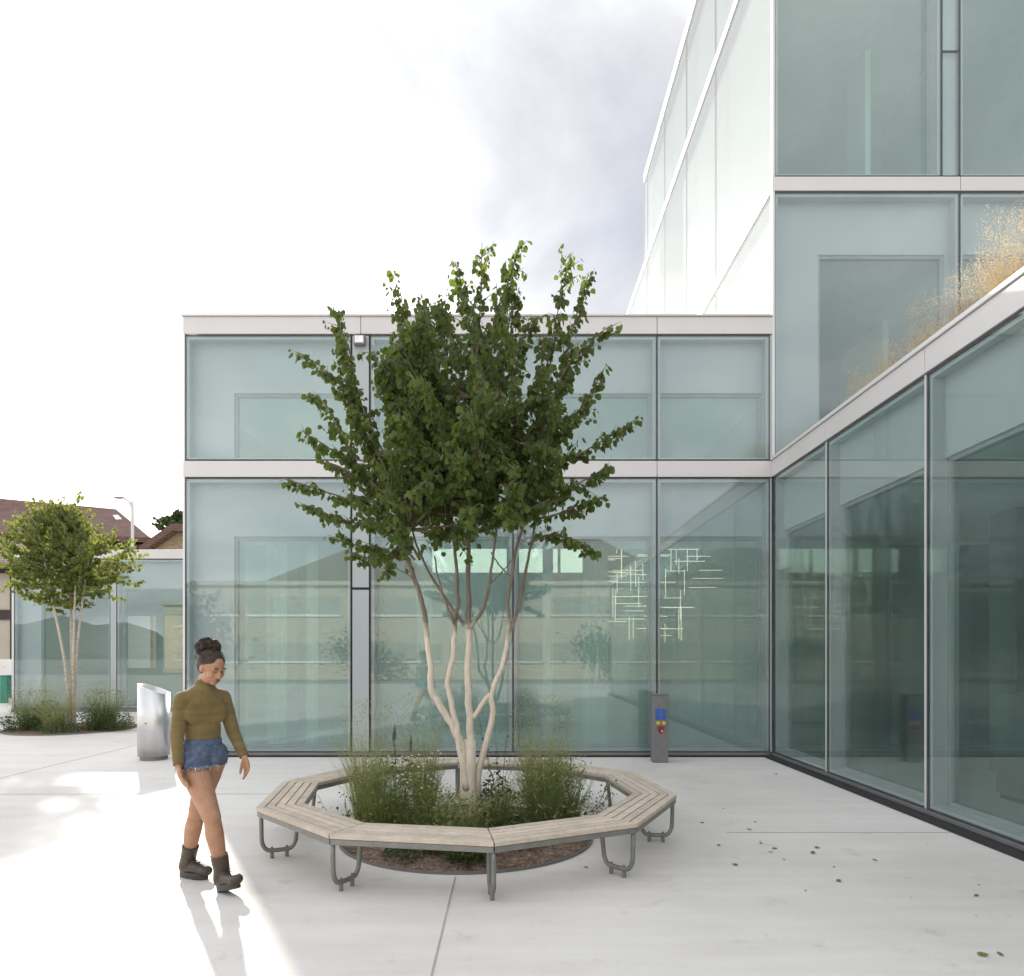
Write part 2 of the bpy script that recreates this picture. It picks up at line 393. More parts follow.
# ------------------------------------------------------------ glass building
F=10.37; XR=4.0
B=Rooted('glass_building',(0,F,0),'glass-clad building with a tall tower, two-storey block and low planted-roof wing around the courtyard','building')
def wall_front(u0,u1,d0,d1): return (u0,u1,F+d0,F+d1)
def wall_side(u0,u1,d0,d1): return (XR+d0,XR+d1,u0,u1)
def gate(wall,off=0): pass
def wbox(mb,wall,u0,u1,d0,d1,z0,z1,mi=0):
    x0,x1,y0,y1=wall(u0,u1,d0,d1); mb.box(x0,x1,y0,y1,z0,z1,mi)
def panel(wall,u0,u1,z0,z1,op=None,gm='glass',BB=None,fin=True,din=.2,inner=True,im='glass_in',lm='alu_in'):
    """one glazing bay: outer pane with gasket, grey liner with its opening behind, inner pane"""
    BB=BB or B
    if u0>u1: u0,u1=u1,u0
    e=.011
    mb=MB(); wbox(mb,wall,u0+e,u1-e,0,.02,z0+e,z1-e)
    p=BB.part(mb,'glass_panel',M[gm])
    mb=MB()
    wbox(mb,wall,u0,u0+e,.004,.024,z0,z1); wbox(mb,wall,u1-e,u1,.004,.024,z0,z1)
    wbox(mb,wall,u0+e,u1-e,.004,.024,z0,z0+e); wbox(mb,wall,u0+e,u1-e,.004,.024,z1-e,z1)
    BB.part(mb,'gasket',M['gasket'],parent=p)
    if op is None: return p
    a,b,c,d=op
    mb=MB()
    t=.045
    # edge frame just behind the pane
    wbox(mb,wall,u0+.002,u0+e+t,.027,din,z0+e,z1-e); wbox(mb,wall,u1-e-t,u1-.002,.027,din,z0+e,z1-e)
    wbox(mb,wall,u0+e+t,u1-e-t,.027,din,z1-e-t,z1-e); wbox(mb,wall,u0+e+t,u1-e-t,.027,din,z0+e,z0+e+t*.7)
    # liner sheet with opening
    if a-u0>.1: wbox(mb,wall,u0+e+t,a,din-.03,din,z0+e+t*.7,z1-e-t)
    if u1-b>.1: wbox(mb,wall,b,u1-e-t,din-.03,din,z0+e+t*.7,z1-e-t)
    aa=a if a-u0>.1 else u0+e+t; bb=b if u1-b>.1 else u1-e-t
    wbox(mb,wall,aa,bb,din-.03,din,d,z1-e-t)
    if c>z0+.12: wbox(mb,wall,aa,bb,din-.03,din,z0+e+t*.7,c)
    else: c=z0+e+t*.7
    BB.part(mb,'panel_liner',M[lm])
    if inner:
        mb=MB(); wbox(mb,wall,aa+.04,bb-.04,din+.03,din+.045,c+.04,d-.04)
        ip=BB.part(mb,'inner_window',M[im])
        mb=MB(); k=.04
        wbox(mb,wall,aa,aa+k,din+.002,din+.08,c,d); wbox(mb,wall,bb-k,bb,din+.002,din+.08,c,d)
        wbox(mb,wall,aa+k,bb-k,din+.002,din+.08,d-k,d); wbox(mb,wall,aa+k,bb-k,din+.002,din+.08,c,c+k)
        BB.part(mb,'window_frame',M['frame_in'],parent=ip)
    return p
Z0,Z1,Z2,Z3,Z4=.075,4.239,4.512,6.41,6.715
T1,T2,T3,T4,T5=8.583,8.826,12.95,13.16,15.5
XJ=[-4.952,-2.40,-2.111,.061,2.248,3.965]
# ground floor front
panel(wall_front,XJ[0]+.03,XJ[1],Z0,Z1,(-4.24,-2.46,.12,3.38),im='sheer')
panel(wall_front,XJ[2],XJ[3],Z0,Z1,(-2.04,0.0,.12,3.38),im='sheer')
panel(wall_front,XJ[3],XJ[4],Z0,Z1,(.12,2.19,.12,3.38),im='sheer')
panel(wall_front,XJ[4],XJ[5],Z0,Z1,(2.31,3.88,.12,3.38),im='sheer')
panel(wall_front,XJ[0]+.03,XJ[1],Z2,Z3,(-4.24,-2.46,4.6,5.59),im='sheer')
panel(wall_front,XJ[2],XJ[3],Z2,Z3,(-2.04,0.0,4.6,5.59),im='sheer')
panel(wall_front,XJ[3],XJ[4],Z2,Z3,(.12,2.19,4.6,5.59),im='sheer')
panel(wall_front,XJ[4],XJ[5],Z2,Z3,(2.31,3.88,4.6,5.59),im='sheer')
# narrow solid strip between bays
for za,zb in ((Z0,2.55),(2.57,Z1),(Z2,Z3)):
    mb=MB(); mb.box(XJ[1]+.02,XJ[2]-.02,F+.006,F+.05,za+.01,zb-.01); B.part(mb,'cladding_strip',M['alu_in'])
mb=MB(); mb.box(XJ[1],XJ[2],F+.051,F+.09,Z0,Z3); B.part(mb,'strip_backing',M['gasket'])
# bands
def band(mb,wall,u0,u1,z0,z1,seams,proud=.012):
    us=[u0]+sorted(s for s in seams if u0<s<u1)+[u1]
    for a,b in zip(us,us[1:]):
        wbox(mb,wall,a+(.004 if a!=u0 else 0),b-(.004 if b!=u1 else 0),-proud,.10,z0,z1)
mb=MB(); band(mb,wall_front,XJ[0],XR-.003,Z1+.015,Z2-.015,[-2.25,.061,2.248]); B.part(mb,'floor_band',M['alu'],bevel=.004)
mb=MB(); band(mb,wall_front,XJ[0],XR-.003,Z3+.015,Z4-.03,[-2.25,.061,2.248]); mb.box(XJ[0]-.02,XR-.003,F-.04,F+.35,Z4-.028,Z4); B.part(mb,'fascia',M['alu'],bevel=.004)
mb=MB(); band(mb,wall_front,XR+.01,30,T1+.015,T2-.015,[6.851,11.2,15.6]); B.part(mb,'floor_band',M['alu'],bevel=.004)
mb=MB(); band(mb,wall_front,XR+.01,30,T3+.015,T4-.015,[6.851,11.2,15.6]); B.part(mb,'floor_band',M['alu'],bevel=.004)
mb=MB(); band(mb,wall_front,XR+.01,30,T5,T5+.3,[6.851,11.2,15.6]); B.part(mb,'fascia',M['alu'],bevel=.004)
# plinths
mb=MB(); mb.box(XJ[0],XR-.05,F-.03,F+.10,.03,Z0-.004); B.part(mb,'plinth',M['plinth'],bevel=.004)
mb=MB(); mb.box(XJ[0]+.02,XR-.05,F-.01,F+.08,.0,.028); B.part(mb,'plinth_recess',M['recess'])
mb=MB(); mb.box(XR-.03,XR+.08,-6,F-.03,.035,Z0-.004); B.part(mb,'plinth',M['plinth'],bevel=.004)
mb=MB(); mb.box(XR-.14,XR+.06,-6,F-.05,.004,.034); B.part(mb,'plinth_recess',M['recess'])
# corner posts
mb=MB(); mb.box(XJ[0],XJ[0]+.03,F-.004,F+.30,Z0,Z3+.01); B.part(mb,'corner_post',M['cap'])
mb=MB(); mb.box(XJ[5],XR-.004,F+.004,F+.12,Z0,Z1); mb.box(XJ[5],XR-.004,F+.004,F+.12,Z2,Z3); B.part(mb,'corner_post',M['alu_in'])
mb=MB(); mb.box(XR-.004,XR+.035,F-.006,F+.05,Z2+.02,T5); B.part(mb,'corner_post',M['cap'])
# left end wall (solid towards the gap)
mb=MB(); mb.box(XJ[0]+.003,XJ[0]+.2,F+.31,15.6,0,Z3); B.part(mb,'side_wall',M['cap'])
# wing
YJ=[F-.03,8.61,6.555,4.39,2.22,.05,-2.1,-4.3,-6]
for a,b in zip(YJ,YJ[1:]):
    panel(wall_side,a-.013,b+.013,Z0,Z1,(b+.06,a-.06,.16,3.42),din=.17,gm='glass_wing',im='clear_in')
    if b>-6:
        mb=MB(); wbox(mb,wall_side,b-.011,b+.011,-.004,.16,Z0+.003,Z1-.003); B.part(mb,'mullion',M['alu'])
mb=MB(); band(mb,wall_side,-6,F-.014,Z1+.015,Z2-.015,YJ[1:-1]); B.part(mb,'fascia',M['alu'],bevel=.004)
mb=MB(); mb.box(XR-.035,XR+.16,-6,F-.016,Z2-.012,Z2+.035); B.part(mb,'coping',M['cap'],bevel=.006)
mb=MB(); mb.box(XR+.02,XR+.05,-6,F-.016,Z2+.036,Z2+.05); B.part(mb,'coping_rail',M['cap'])
# tower front: first storey above the band
panel(wall_front,XR+.035,6.851,Z2+.02,T1,(4.77,6.72,4.7,7.73),im='clear_in')
for a,b in ((6.851,9.03),(9.03,11.2),(11.2,13.4),(13.4,15.6)): panel(wall_front,a,b,Z2+.02,T1,(a+.12,b-.12,4.7,7.73),im='clear_in')
panel(wall_front,XR+.035,6.577,T2,T3,(XR+.1,6.5,8.9,12.72))
panel(wall_front,6.577,6.851,T2+1.9,T3,None); panel(wall_front,6.577,6.851,T2,T2+1.9,None)
mb=MB(); mb.box(6.60,6.83,F+.06,F+.10,T2+.02,T3-.02); B.part(mb,'strip_backing',M['alu_in'])
for a,b in ((6.851,9.03),(9.03,11.2),(11.2,13.4),(13.4,15.6)): panel(wall_front,a,b,T2,T3,(a+.08,b-.08,8.9,12.72))
for a,b in ((XR+.035,6.851),(6.851,9.03),(9.03,11.2),(11.2,13.4),(13.4,15.6)): panel(wall_front,a,b,T4,T5,(a+.1,b-.1,T4+.1,T4+1.2))
# tower left flank
YT=[F+.01,13.26,15.43,17.6,19.77,21.94,24.1,26.3,28.5]
for a,b in zip(YT,YT[1:]):
    panel(wall_side,a,b,Z4-.01 if a<15 else 4.6,T1,None,gm='glass_refl'); panel(wall_side,a,b,T2,T3,None,gm='glass_refl')
for a,b in zip(YT[:5],[13.26,15.43,17.6,19.77,20.2]): 
    if b>a: panel(wall_side,a,b,T4,T5,None,gm='glass_refl')
for z0,z1,ye in ((T1,T2,28.5),(T3,T4,28.5),(T5,T5+.3,20.2)):
    mb=MB(); band(mb,wall_side,F+.03,ye,z0+.015,z1-.015,YT[1:]); B.part(mb,'floor_band',M['alu'],bevel=.004)
mb=MB()
for z0,z1,y0,y1 in ((4.6,T1-.02,F+.4,28.4),(T2+.02,T3-.02,F+.4,16.3),(T2+.02,T3-.02,18.9,28.4),(T4+.02,T5,F+.4,20.1)):
    mb.box(XR+.16,XR+.18,y0,y1,z0,z1)
B.part(mb,'blind',M['blind'])
# roofs, slabs, ceilings
mb=MB(); mb.box(XJ[0]+.02,XR-.01,F+.36,15.6,Z3+.02,Z4-.06); B.part(mb,'roof',M['roof'])
mb=MB(); mb.box(XR+.17,15,-6,F-.05,Z2-.16,Z2-.03); B.part(mb,'roof',M['roof'])
mb=MB(); mb.box(XR,30,F+.2,20.2,T5+.02,T5+.2); mb.box(XR,30,20.2,28.5,T4-.2,T4); B.part(mb,'roof',M['roof'])
mb=MB(); mb.box(XJ[0]+.21,16,F+.05,15.8,.0,.03); mb.box(XR+.09,15,-6,F+.04,.0,.03); B.part(mb,'interior_floor',M['int_floor'])
mb=MB(); mb.box(XJ[0]+.21,XR-.01,F+.11,15.6,Z1+.03,Z2-.03); mb.box(XR+.12,30,F+.11,28.4,Z1+.03,Z2-.03)
mb.box(XR+.12,30,F+.11,28.4,T1+.03,T2-.03); mb.box(XR+.12,30,F+.11,28.4,T3+.03,T4-.03); B.part(mb,'floor_slab',M['ceiling'])
mb=MB(); mb.box(XJ[0]+.21,XR+.3,F+.21,F+1.4,3.38,3.43); mb.box(XJ[0]+.21,XR-.02,F+.21,15.6,5.59,5.64); mb.box(XR+.18,15,-6,F+.2,3.42,3.47)
mb.box(XR+.21,30,F+.21,14.5,7.73,7.78); mb.box(XR+.21,30,F+.21,17,12.8,12.85)
B.part(mb,'suspended_ceiling',M['ceiling'])
# interior walls (back wall with clerestory)
mb=MB()
yb=15.5
mb.box(XJ[0]+.21,13,yb,yb+.1,.03,3.42); mb.box(XJ[0]+.21,-1.9,yb,yb+.1,3.42,Z1+.03); mb.box(2.15,13,yb,yb+.1,3.42,Z1+.03); mb.box(-1.9,2.15,yb,yb+.1,3.98,Z1+.03)
B.part(mb,'interior_back_wall',M['int_wall'])
mb=MB()
for x in (-1.9,-.9,.12,1.14,2.13): mb.box(x-.03,x+.03,yb+.01,yb+.09,3.42,3.98)
B.part(mb,'clerestory_mullion',M['plinth'])
mb=MB(); mb.box(-1.87,2.10,yb+.095,yb+.10,3.42,3.98); B.part(mb,'clerestory_pane',M['frosted'])
mb=MB(); mb.box(XJ[0]+.21,XR-.02,15.5,15.6,4.55,Z3); B.part(mb,'interior_back_wall',M['int_light'])
mb=MB(); mb.box(-4.24,-4.2,F+.6,F+3.2,.03,3.38); mb.box(-2.75,-2.6,F+1.6,F+3.8,.03,3.38); B.part(mb,'interior_partition',M['int_light'])
mb=MB(); mb.box(2.4,2.46,13.6,15.5,.03,3.3); B.part(mb,'interior_partition',M['int_wall'])
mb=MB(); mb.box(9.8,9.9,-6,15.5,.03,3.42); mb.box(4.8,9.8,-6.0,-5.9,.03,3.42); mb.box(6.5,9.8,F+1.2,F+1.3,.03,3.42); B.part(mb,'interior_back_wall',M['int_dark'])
mb=MB()
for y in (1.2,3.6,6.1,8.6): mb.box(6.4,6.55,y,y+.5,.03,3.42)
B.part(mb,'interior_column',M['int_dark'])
for (x0,x1,l) in ((-3.95,-3.62,0),(-3.3,-3.12,0),(-1.5,-1.25,0),(.55,.72,0),(1.2,1.62,0)):
    mb=MB(); n=max(2,int((x1-x0)/.055)); z0=.05
    for k in range(n):
        xa=x0+(x1-x0)*k/n; xb=x0+(x1-x0)*(k+1)/n; y0=F+.75+(.03 if k%2 else 0); y1=F+.75+(0 if k%2 else .03)
        mb.face([(xa,y0,z0),(xb,y1,z0),(xb,y1,3.36),(xa,y0,3.36)])
    c_=B.part(mb,'curtain',M['int_light']); sdm=c_.modifiers.new('t','SOLIDIFY'); sdm.thickness=.004
# tower interiors
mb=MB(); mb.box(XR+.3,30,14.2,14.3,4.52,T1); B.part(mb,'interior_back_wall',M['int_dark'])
mb=MB(); mb.box(XR+.3,30,16.2,16.3,T2,T3); B.part(mb,'interior_back_wall',M['int_wall'])
mb=MB(); mb.box(6.9,7.0,12.6,14.2,4.52,7.73); B.part(mb,'interior_partition',M['int_light'])
mb=MB(); mb.box(6.6,6.7,12.65,13.35,T2,12.78); mb.box(8.0,8.1,12.65,14.6,T2,12.78); mb.box(10.4,10.5,12.6,13.4,T2,12.78); B.part(mb,'interior_partition',M['int_light'])
mb=MB(); mb.box(29.8,30,F+.3,28,Z2,T5); mb.box(XR+.2,30,28.3,28.4,Z2,T4); B.part(mb,'side_wall',M['cap'])
mb=MB(); mb.box(9.9,15,-5.9,-5.8,0,Z2-.2); mb.box(14.9,15,-5.8,F,0,Z2-.2); B.part(mb,'side_wall',M['cap'])

# wall floodlight on narrow strip
W=Rooted('wall_lamp',(-2.25,F,6.2),'small square floodlight at the top of the narrow strip under the roof edge','lamp')
mb=MB(); mb.box(-2.34,-2.17,F-.10,F-.005,6.23,6.37); W.part(mb,'lamp_housing',M['plinth'],bevel=.008)
mb=MB(); mb.box(-2.32,-2.19,F-.115,F-.102,6.25,6.35); W.part(mb,'lamp_lens',M['white'])
# interior ceiling tubes
for i,(px,py,Y,l) in enumerate(((828,297,12.4,'glowing tube lamp beside the left liner inside the tower window'),(872,293,13.2,'small glowing tube lamp deeper inside the tower window'),(826,34,12.6,'glowing tube lamp high in the top tower window'))):
    p=P(px,py,Y); w=(.30,.12,.22)[i]
    T=Rooted('tube_lamp',(p.x,Y,p.z),l,'lamp','tube lamps inside the tower')
    mb=MB(); mb.box(p.x-w/2,p.x+w/2,Y-.04,Y+.04,p.z-.06,p.z); T.part(mb,'diffuser',M['lamp'],bevel=.01)
    mb=MB(); mb.box(p.x-w/2-.01,p.x+w/2+.01,Y-.05,Y+.05,p.z+.002,p.z+.03); T.part(mb,'housing',M['white'])
    mb=MB(); top=7.73 if p.z<9 else 12.79
    if p.z<top: mb.tube([(p.x,Y,p.z+.03),(p.x,Y,top)],.006,6); T.part(mb,'hanging_rod',M['steel'])

# stick chandelier
CHY=12.0
c0=P(640,590,CHY)
Ch=Rooted('stick_chandelier',(c0.x,CHY,c0.z),'cloud of thin glowing horizontal and vertical rods hanging behind the right-hand glass panels','chandelier')
rs=random.Random(5)
for i in range(74):
    # envelope: broad on top, narrowing down
    while True:
        x=rs.uniform(560,712); y=rs.uniform(543,636)
        cxx=648
        hw=74 if y<572 else 66-(y-572)*.55
        if abs(x-cxx)<hw and not(y>600 and x<600 and rs.random()<.8): break
    Y=CHY+rs.uniform(-.5,.6); p=P(x,y,Y); ln=rs.uniform(.22,.6); t=.0046
    mb=MB()
    if i%2: mb.box(p.x-ln/2,p.x+ln/2,Y-t,Y+t,p.z-t,p.z+t)
    else: mb.box(p.x-t,p.x+t,Y-t,Y+t,p.z-ln/2,min(p.z+ln/2,3.6))
    Ch.part(mb,'light_rod',M['rod'])
mb=MB()
for x,y in ((600,-.2),(640,.1),(690,.3)):
    p=P(x,548,CHY+y); mb.tube([p,(p.x,p.y,Z1)],.004,5)
Ch.part(mb,'suspension_cable',M['steel'])

# things inside the wing
D=Rooted('dark_cabinet',(5.45,7.0,.03),'tall dark cabinet standing inside the wing behind its second glass panel','cabinet')
mb=MB(); mb.box(5.2,5.6,6.9,7.3,.08,1.15); D.part(mb,'cabinet_body',M['int_dark'],bevel=.01)
mb=MB(); mb.box(5.23,5.57,6.93,7.27,.03,.079); D.part(mb,'base',M['recess'])
mb=MB(); mb.box(5.24,5.56,6.885,6.898,.14,1.1); D.part(mb,'door',M['gasket'],bevel=.004)
def swivel_chair(x,y):
    S=Rooted('swivel_chair',(x,y,.03),'dark swivel chair with five-star base inside the wing at the right edge','chair')
    mb=MB()
    for k in range(5):
        a=k*2*math.pi/5+.3; mb.tube([(x,y,.16),(x+.3*math.cos(a),y+.3*math.sin(a),.10)],[.022,.014],8)
        mb.ellipsoid((x+.3*math.cos(a),y+.3*math.sin(a),.065),(.03,.03,.034),nu=10,nv=6)
    S.part(mb,'base',M['gasket'])
    mb=MB(); mb.tube([(x,y,.16),(x,y,.44)],.025,10); S.part(mb,'column',M['steel'])
    mb=MB(); mb.box(x-.24,x+.24,y-.23,y+.23,.44,.51); S.part(mb,'seat',M['int_dark'],bevel=.03)
    mb=MB(); mb.box(x+.20,x+.25,y-.22,y+.22,.62,1.05); mb.box(x+.21,x+.24,y-.03,y+.03,.5,.62); S.part(mb,'backrest',M['int_dark'],bevel=.02)
swivel_chair(5.0,5.15)

# ------------------------------------------------------------ pavilion
PY=18.6
Pv=Rooted('glass_pavilion',(-9.5,PY,0),'low single-storey glass pavilion behind the far planted tree','building')
def wall_pav(u0,u1,d0,d1): return (u0,u1,PY+d0,PY+d1)
PX=[-13.55,-10.87,-10.70,-8.0,-5.3]
panel(wall_pav,PX[0]+.06,PX[1],.1,4.16,(-12.85,-10.95,.2,3.38),BB=Pv)
panel(wall_pav,PX[2],PX[3],.1,4.16,(PX[2]+.12,PX[3]-.12,.2,3.38),BB=Pv)
panel(wall_pav,PX[3],PX[4],.1,4.16,(PX[3]+.12,PX[4]-.12,.2,3.38),BB=Pv)
mb=MB(); mb.box(PX[0]-.02,PX[4],PY-.02,PY+.2,4.175,4.42); Pv.part(mb,'fascia',M['alu'],bevel=.005)
mb=MB(); mb.box(PX[0],PX[4],PY+.21,PY+7,4.30,4.38); Pv.part(mb,'roof',M['roof'])
mb=MB(); mb.box(PX[0],PX[4],PY-.02,PY+.1,.0,.095); Pv.part(mb,'plinth',M['plinth'])
mb=MB(); mb.box(PX[0],PX[0]+.06,PY,PY+.2,.1,4.17); mb.box(PX[0],PX[0]+.1,PY+.21,PY+7,.0,4.29); mb.box(PX[4]-.1,PX[4],PY+.21,PY+7,0,4.29); Pv.part(mb,'post',M['alu'])
mb=MB(); mb.box(PX[1]+.005,PX[2]-.005,PY+.005,PY+.1,.1,4.17); Pv.part(mb,'mullion',M['alu_in'])
mb=MB(); mb.box(PX[0]+.1,PX[4]-.1,PY+.22,PY+7,.0,.04); Pv.part(mb,'interior_floor',M['int_floor'])
mb=MB(); mb.box(PX[0]+.1,PX[4]-.1,PY+5,PY+5.1,.04,1.1); mb.box(PX[0]+.1,PX[4]-.1,PY+5,PY+5.1,2.9,4.29); mb.box(-10.2,-9.6,PY+5,PY+5.1,1.1,2.9); mb.box(-12.2,-11.9,PY+5,PY+5.1,1.1,2.9); Pv.part(mb,'interior_back_wall',M['int_wall'])

# ------------------------------------------------------------ far house, street lamp, wall, stairs
H=Rooted('stone_house',(-21,36,0),'stone house with a long brown tiled hip roof beyond the pavilion','house')
HY=36
def zz(py,Y): return CH+(CY-py)*Y/FPX
def xx(px,Y): return (px-CX)*Y/FPX
mb=MB(); mb.box(-40,-23.2,HY,HY+7,0,zz(535,HY)-.1); mb.box(-23.2,xx(150,HY),HY,HY+1.2,0,zz(535,HY)-.1); H.part(mb,'wall',M['stone'])
xr0,xr1=-48,xx(120,HY+6); ze=zz(537,HY); zr=zz(512,HY+6)+.0
mb=MB()
e0=(-50,HY-.8,zz(520,HY)); e1=(xx(158,HY),HY-.8,zz(540,HY)); e2=(-22.6,HY+7.5,zz(540,HY)); e3=(-50,HY+7.5,zz(520,HY))
r0=(-50,HY+4,zz(467,HY+4)); r1=(xx(116,HY+4),HY+4,zz(509,HY+4))
mb.face([e0,e1,r1,r0]); mb.face([e1,e2,r1]); mb.face([e2,e3,r0,r1]); mb.face([e0,r0,e3])
def low(p,d=.25): return (p[0],p[1],p[2]-d)
mb.face([e0,low(e0),low(e1),e1]); mb.face([e1,low(e1),low(e2),e2]); mb.face([low(e0),low(e3),low(e2),low(e1)])
H.part(mb,'roof',M['rooftile'])
mb=MB(); a=P(113,517,HY+2.0); 
v0,v1,v2_=Vector(e0),Vector(e1),Vector(r1); nn=(v1-v0).cross(v2_-v0).normalized()
if nn.z<0: nn=-nn
def onroof(px,py):
    d=Vector(((px-CX)/FPX,1,(CY-py)/FPX)); o=Vector((0,0,CH)); t=(v0-o).dot(nn)/d.dot(nn); return o+d*t+nn*.05
q=[onroof(113,516),onroof(118,515.5),onroof(122,519.5),onroof(116,520)]; mb.face(q); mb.face([p-nn*.12 for p in q][::-1])
for i in range(4): mb.face([q[i],q[i]-nn*.12,q[(i+1)%4]-nn*.12,q[(i+1)%4]])
H.part(mb,'skylight',M['white'])
mb=MB(); mb.box(-50,xx(158,HY)-.3,HY-.7,HY-.01,zz(545,HY)-.35,zz(545,HY)-.1)
H.part(mb,'eaves_beam',M['darkwood'])
for x in (-26,-23.2,-20.4):
    mb=MB(); mb.box(x,x+1.1,HY-.06,HY+.02,3.0,5.2); w=H.part(mb,'window',M['winglass'])
    mb=MB(); mb.box(x-.12,x,HY-.09,HY-.0,2.9,5.3); mb.box(x+1.1,x+1.22,HY-.09,HY-.0,2.9,5.3); mb.box(x,x+1.1,HY-.09,HY-.0,5.2,5.3); mb.box(x,x+1.1,HY-.12,HY-.0,2.85,3.0); H.part(mb,'frame',M['white'],parent=w)
H2=Rooted('stone_annex',(-16.8,34,0),'small stone annex with a lean brown tiled gable roof right of the long house','house')
Y2=33
mb=MB(); 
pts=[(xx(153,Y2),zz(552,Y2)),(xx(153,Y2),zz(546,Y2)),(xx(182,Y2),zz(530,Y2)),(xx(210,Y2),zz(530,Y2)),(xx(210,Y2),zz(552,Y2))]
pts[0]=(pts[0][0],0); pts[-1]=(pts[-1][0],0)
n=len(mb.v); mb.v+= [(x,Y2,z) for x,z in pts]+[(x,Y2+6,z) for x,z in pts]
mb.f+= [(0,1,2,3,4),(9,8,7,6,5)]+[(i,5+i,5+(i+1)%5,(i+1)%5) for i in range(5)]; mb.m+=[0]*7
H2.part(mb,'wall',M['stone'])
mb=MB(); a=(xx(146,Y2),zz(548,Y2)); b=(xx(178,Y2),zz(526,Y2)); c=(xx(215,Y2),zz(526,Y2))
for (p,q) in ((a,b),(b,c)):
    mb.face([(p[0],Y2-.6,p[1]),(q[0],Y2-.6,q[1]),(q[0],Y2+6.5,q[1]),(p[0],Y2+6.5,p[1])]); mb.face([(p[0],Y2-.6,p[1]-.35),(q[0],Y2-.6,q[1]-.35),(q[0],Y2-.6,q[1]),(p[0],Y2-.6,p[1])]); mb.face([(p[0],Y2+6.5,p[1]-.35),(q[0],Y2+6.5,q[1]-.35),(q[0],Y2-.6,q[1]-.35),(p[0],Y2-.6,p[1]-.35)])
H2.part(mb,'roof',M['rooftile'])

Sx,SY=xx(132.5,28),28
S=Rooted('street_lamp',(Sx,SY,0),'tall pale street lamp with a curved arm rising above the pavilion roof','street lamp')
mb=MB(); zt=zz(499,SY)
mb.tube(smooth_path([(Sx,SY,0),(Sx,SY,zt-.75),(Sx-.04,SY,zt-.35),(Sx-.17,SY,zt-.08),(Sx-.36,SY,zt+.02)],6),[.06]*10+[.045]*15,10); S.part(mb,'pole',M['alu'])
mb=MB(); mb.ellipsoid((Sx-.55,SY,zt+.05),(.26,.09,.05)); S.part(mb,'lamp_head',M['steel'],smooth=True)

mb=MB()
St=Rooted('garden_steps',(-17,22,0),'grey concrete steps behind the left end of the pavilion','steps')
for k in range(9): mb.box(-19,-14.3,22+k*.32,22+(k+1)*.32,0,.155*(k+1))
St.part(mb,'steps',M['concrete'],bevel=.01)
mb=MB(); mb.tube([(-14.25,22,.0),(-14.25,22,1.0),(-14.25,24.9,2.3),(-14.25,24.9,1.3)],.025,8)
mb.tube([(-15.6,22,.0),(-15.6,22,1.0),(-15.6,24.9,2.3),(-15.6,24.9,1.3)],.025,8); St.part(mb,'handrail',M['steel'])
H3=Rooted('timbered_house',(-26,30,0),'dark timbered house at the far left edge behind the steps','house')
mb=MB(); mb.box(-34,-19.9,28,33.9,0,5.2); H3.part(mb,'wall',M['render'])
mb=MB(); mb.box(-34,-19.85,27.9,28,3.0,3.4); mb.box(-20.4,-20.1,27.9,28,0,3.0); mb.box(-21.6,-21.3,27.9,28,0,3.0); mb.box(-34,-19.85,27.85,28,4.9,5.3); mb.box(-20.4,-20.1,27.9,28,3.4,4.9); H3.part(mb,'timber_frame',M['darkwood'])
mb=MB(); mb.face([(-34.5,27.2,5.2),(-19.3,27.2,5.2),(-19.3,31,6.9),(-34.5,31,6.9)]); mb.face([(-34.5,31,6.9),(-19.3,31,6.9),(-19.3,34.8,5.2),(-34.5,34.8,5.2)]); mb.face([(-34.5,27.2,5.0),(-19.3,27.2,5.0),(-19.3,27.2,5.2),(-34.5,27.2,5.2)]); H3.part(mb,'roof',M['rooftile'])
gp=G(5,703)
Gb=Rooted('green_post',(gp.x,gp.y,0),'green metal box post at the left edge beside the pavilion','post')
mb=MB(); mb.box(gp.x-.10,gp.x+.14,gp.y-.1,gp.y+.14,0,.85); Gb.part(mb,'post_body',M['green_paint'],bevel=.02)
mb=MB(); mb.box(gp.x-.12,gp.x+.16,gp.y-.12,gp.y+.16,.852,.9); Gb.part(mb,'cap',M['green_paint'],bevel=.01)

# ------------------------------------------------------------ mirrored surroundings behind the camera
A=Rooted('beige_block',(0,-22,0),'long beige two-storey building across the square, mirrored in the glass','building')
mb=MB(); mb.box(-30,9,-30,-22,0,5.9); A.part(mb,'wall',M['render'])
mb=MB(); mb.box(-30.3,9.3,-30.3,-21.6,5.9,6.15); A.part(mb,'roof_slab',M['render'])
for k in range(6):
    x=-28.9+k*6.3
    for z in (1.2,4.1):
        mb=MB(); mb.box(x,x+5.7,-22.0,-21.95,z,z+1.1); w=A.part(mb,'window',M['winglass'])
        mb=MB(); mb.box(x-.08,x+5.78,-22.0,-21.85,z-.15,z-.01); A.part(mb,'sill',M['cap'],parent=w)
        mb=MB()
        for q in (1.4,2.85,4.3): mb.box(x+q-.04,x+q+.04,-21.95,-21.9,z,z+1.1)
        A.part(mb,'frame',M['render'],parent=w)
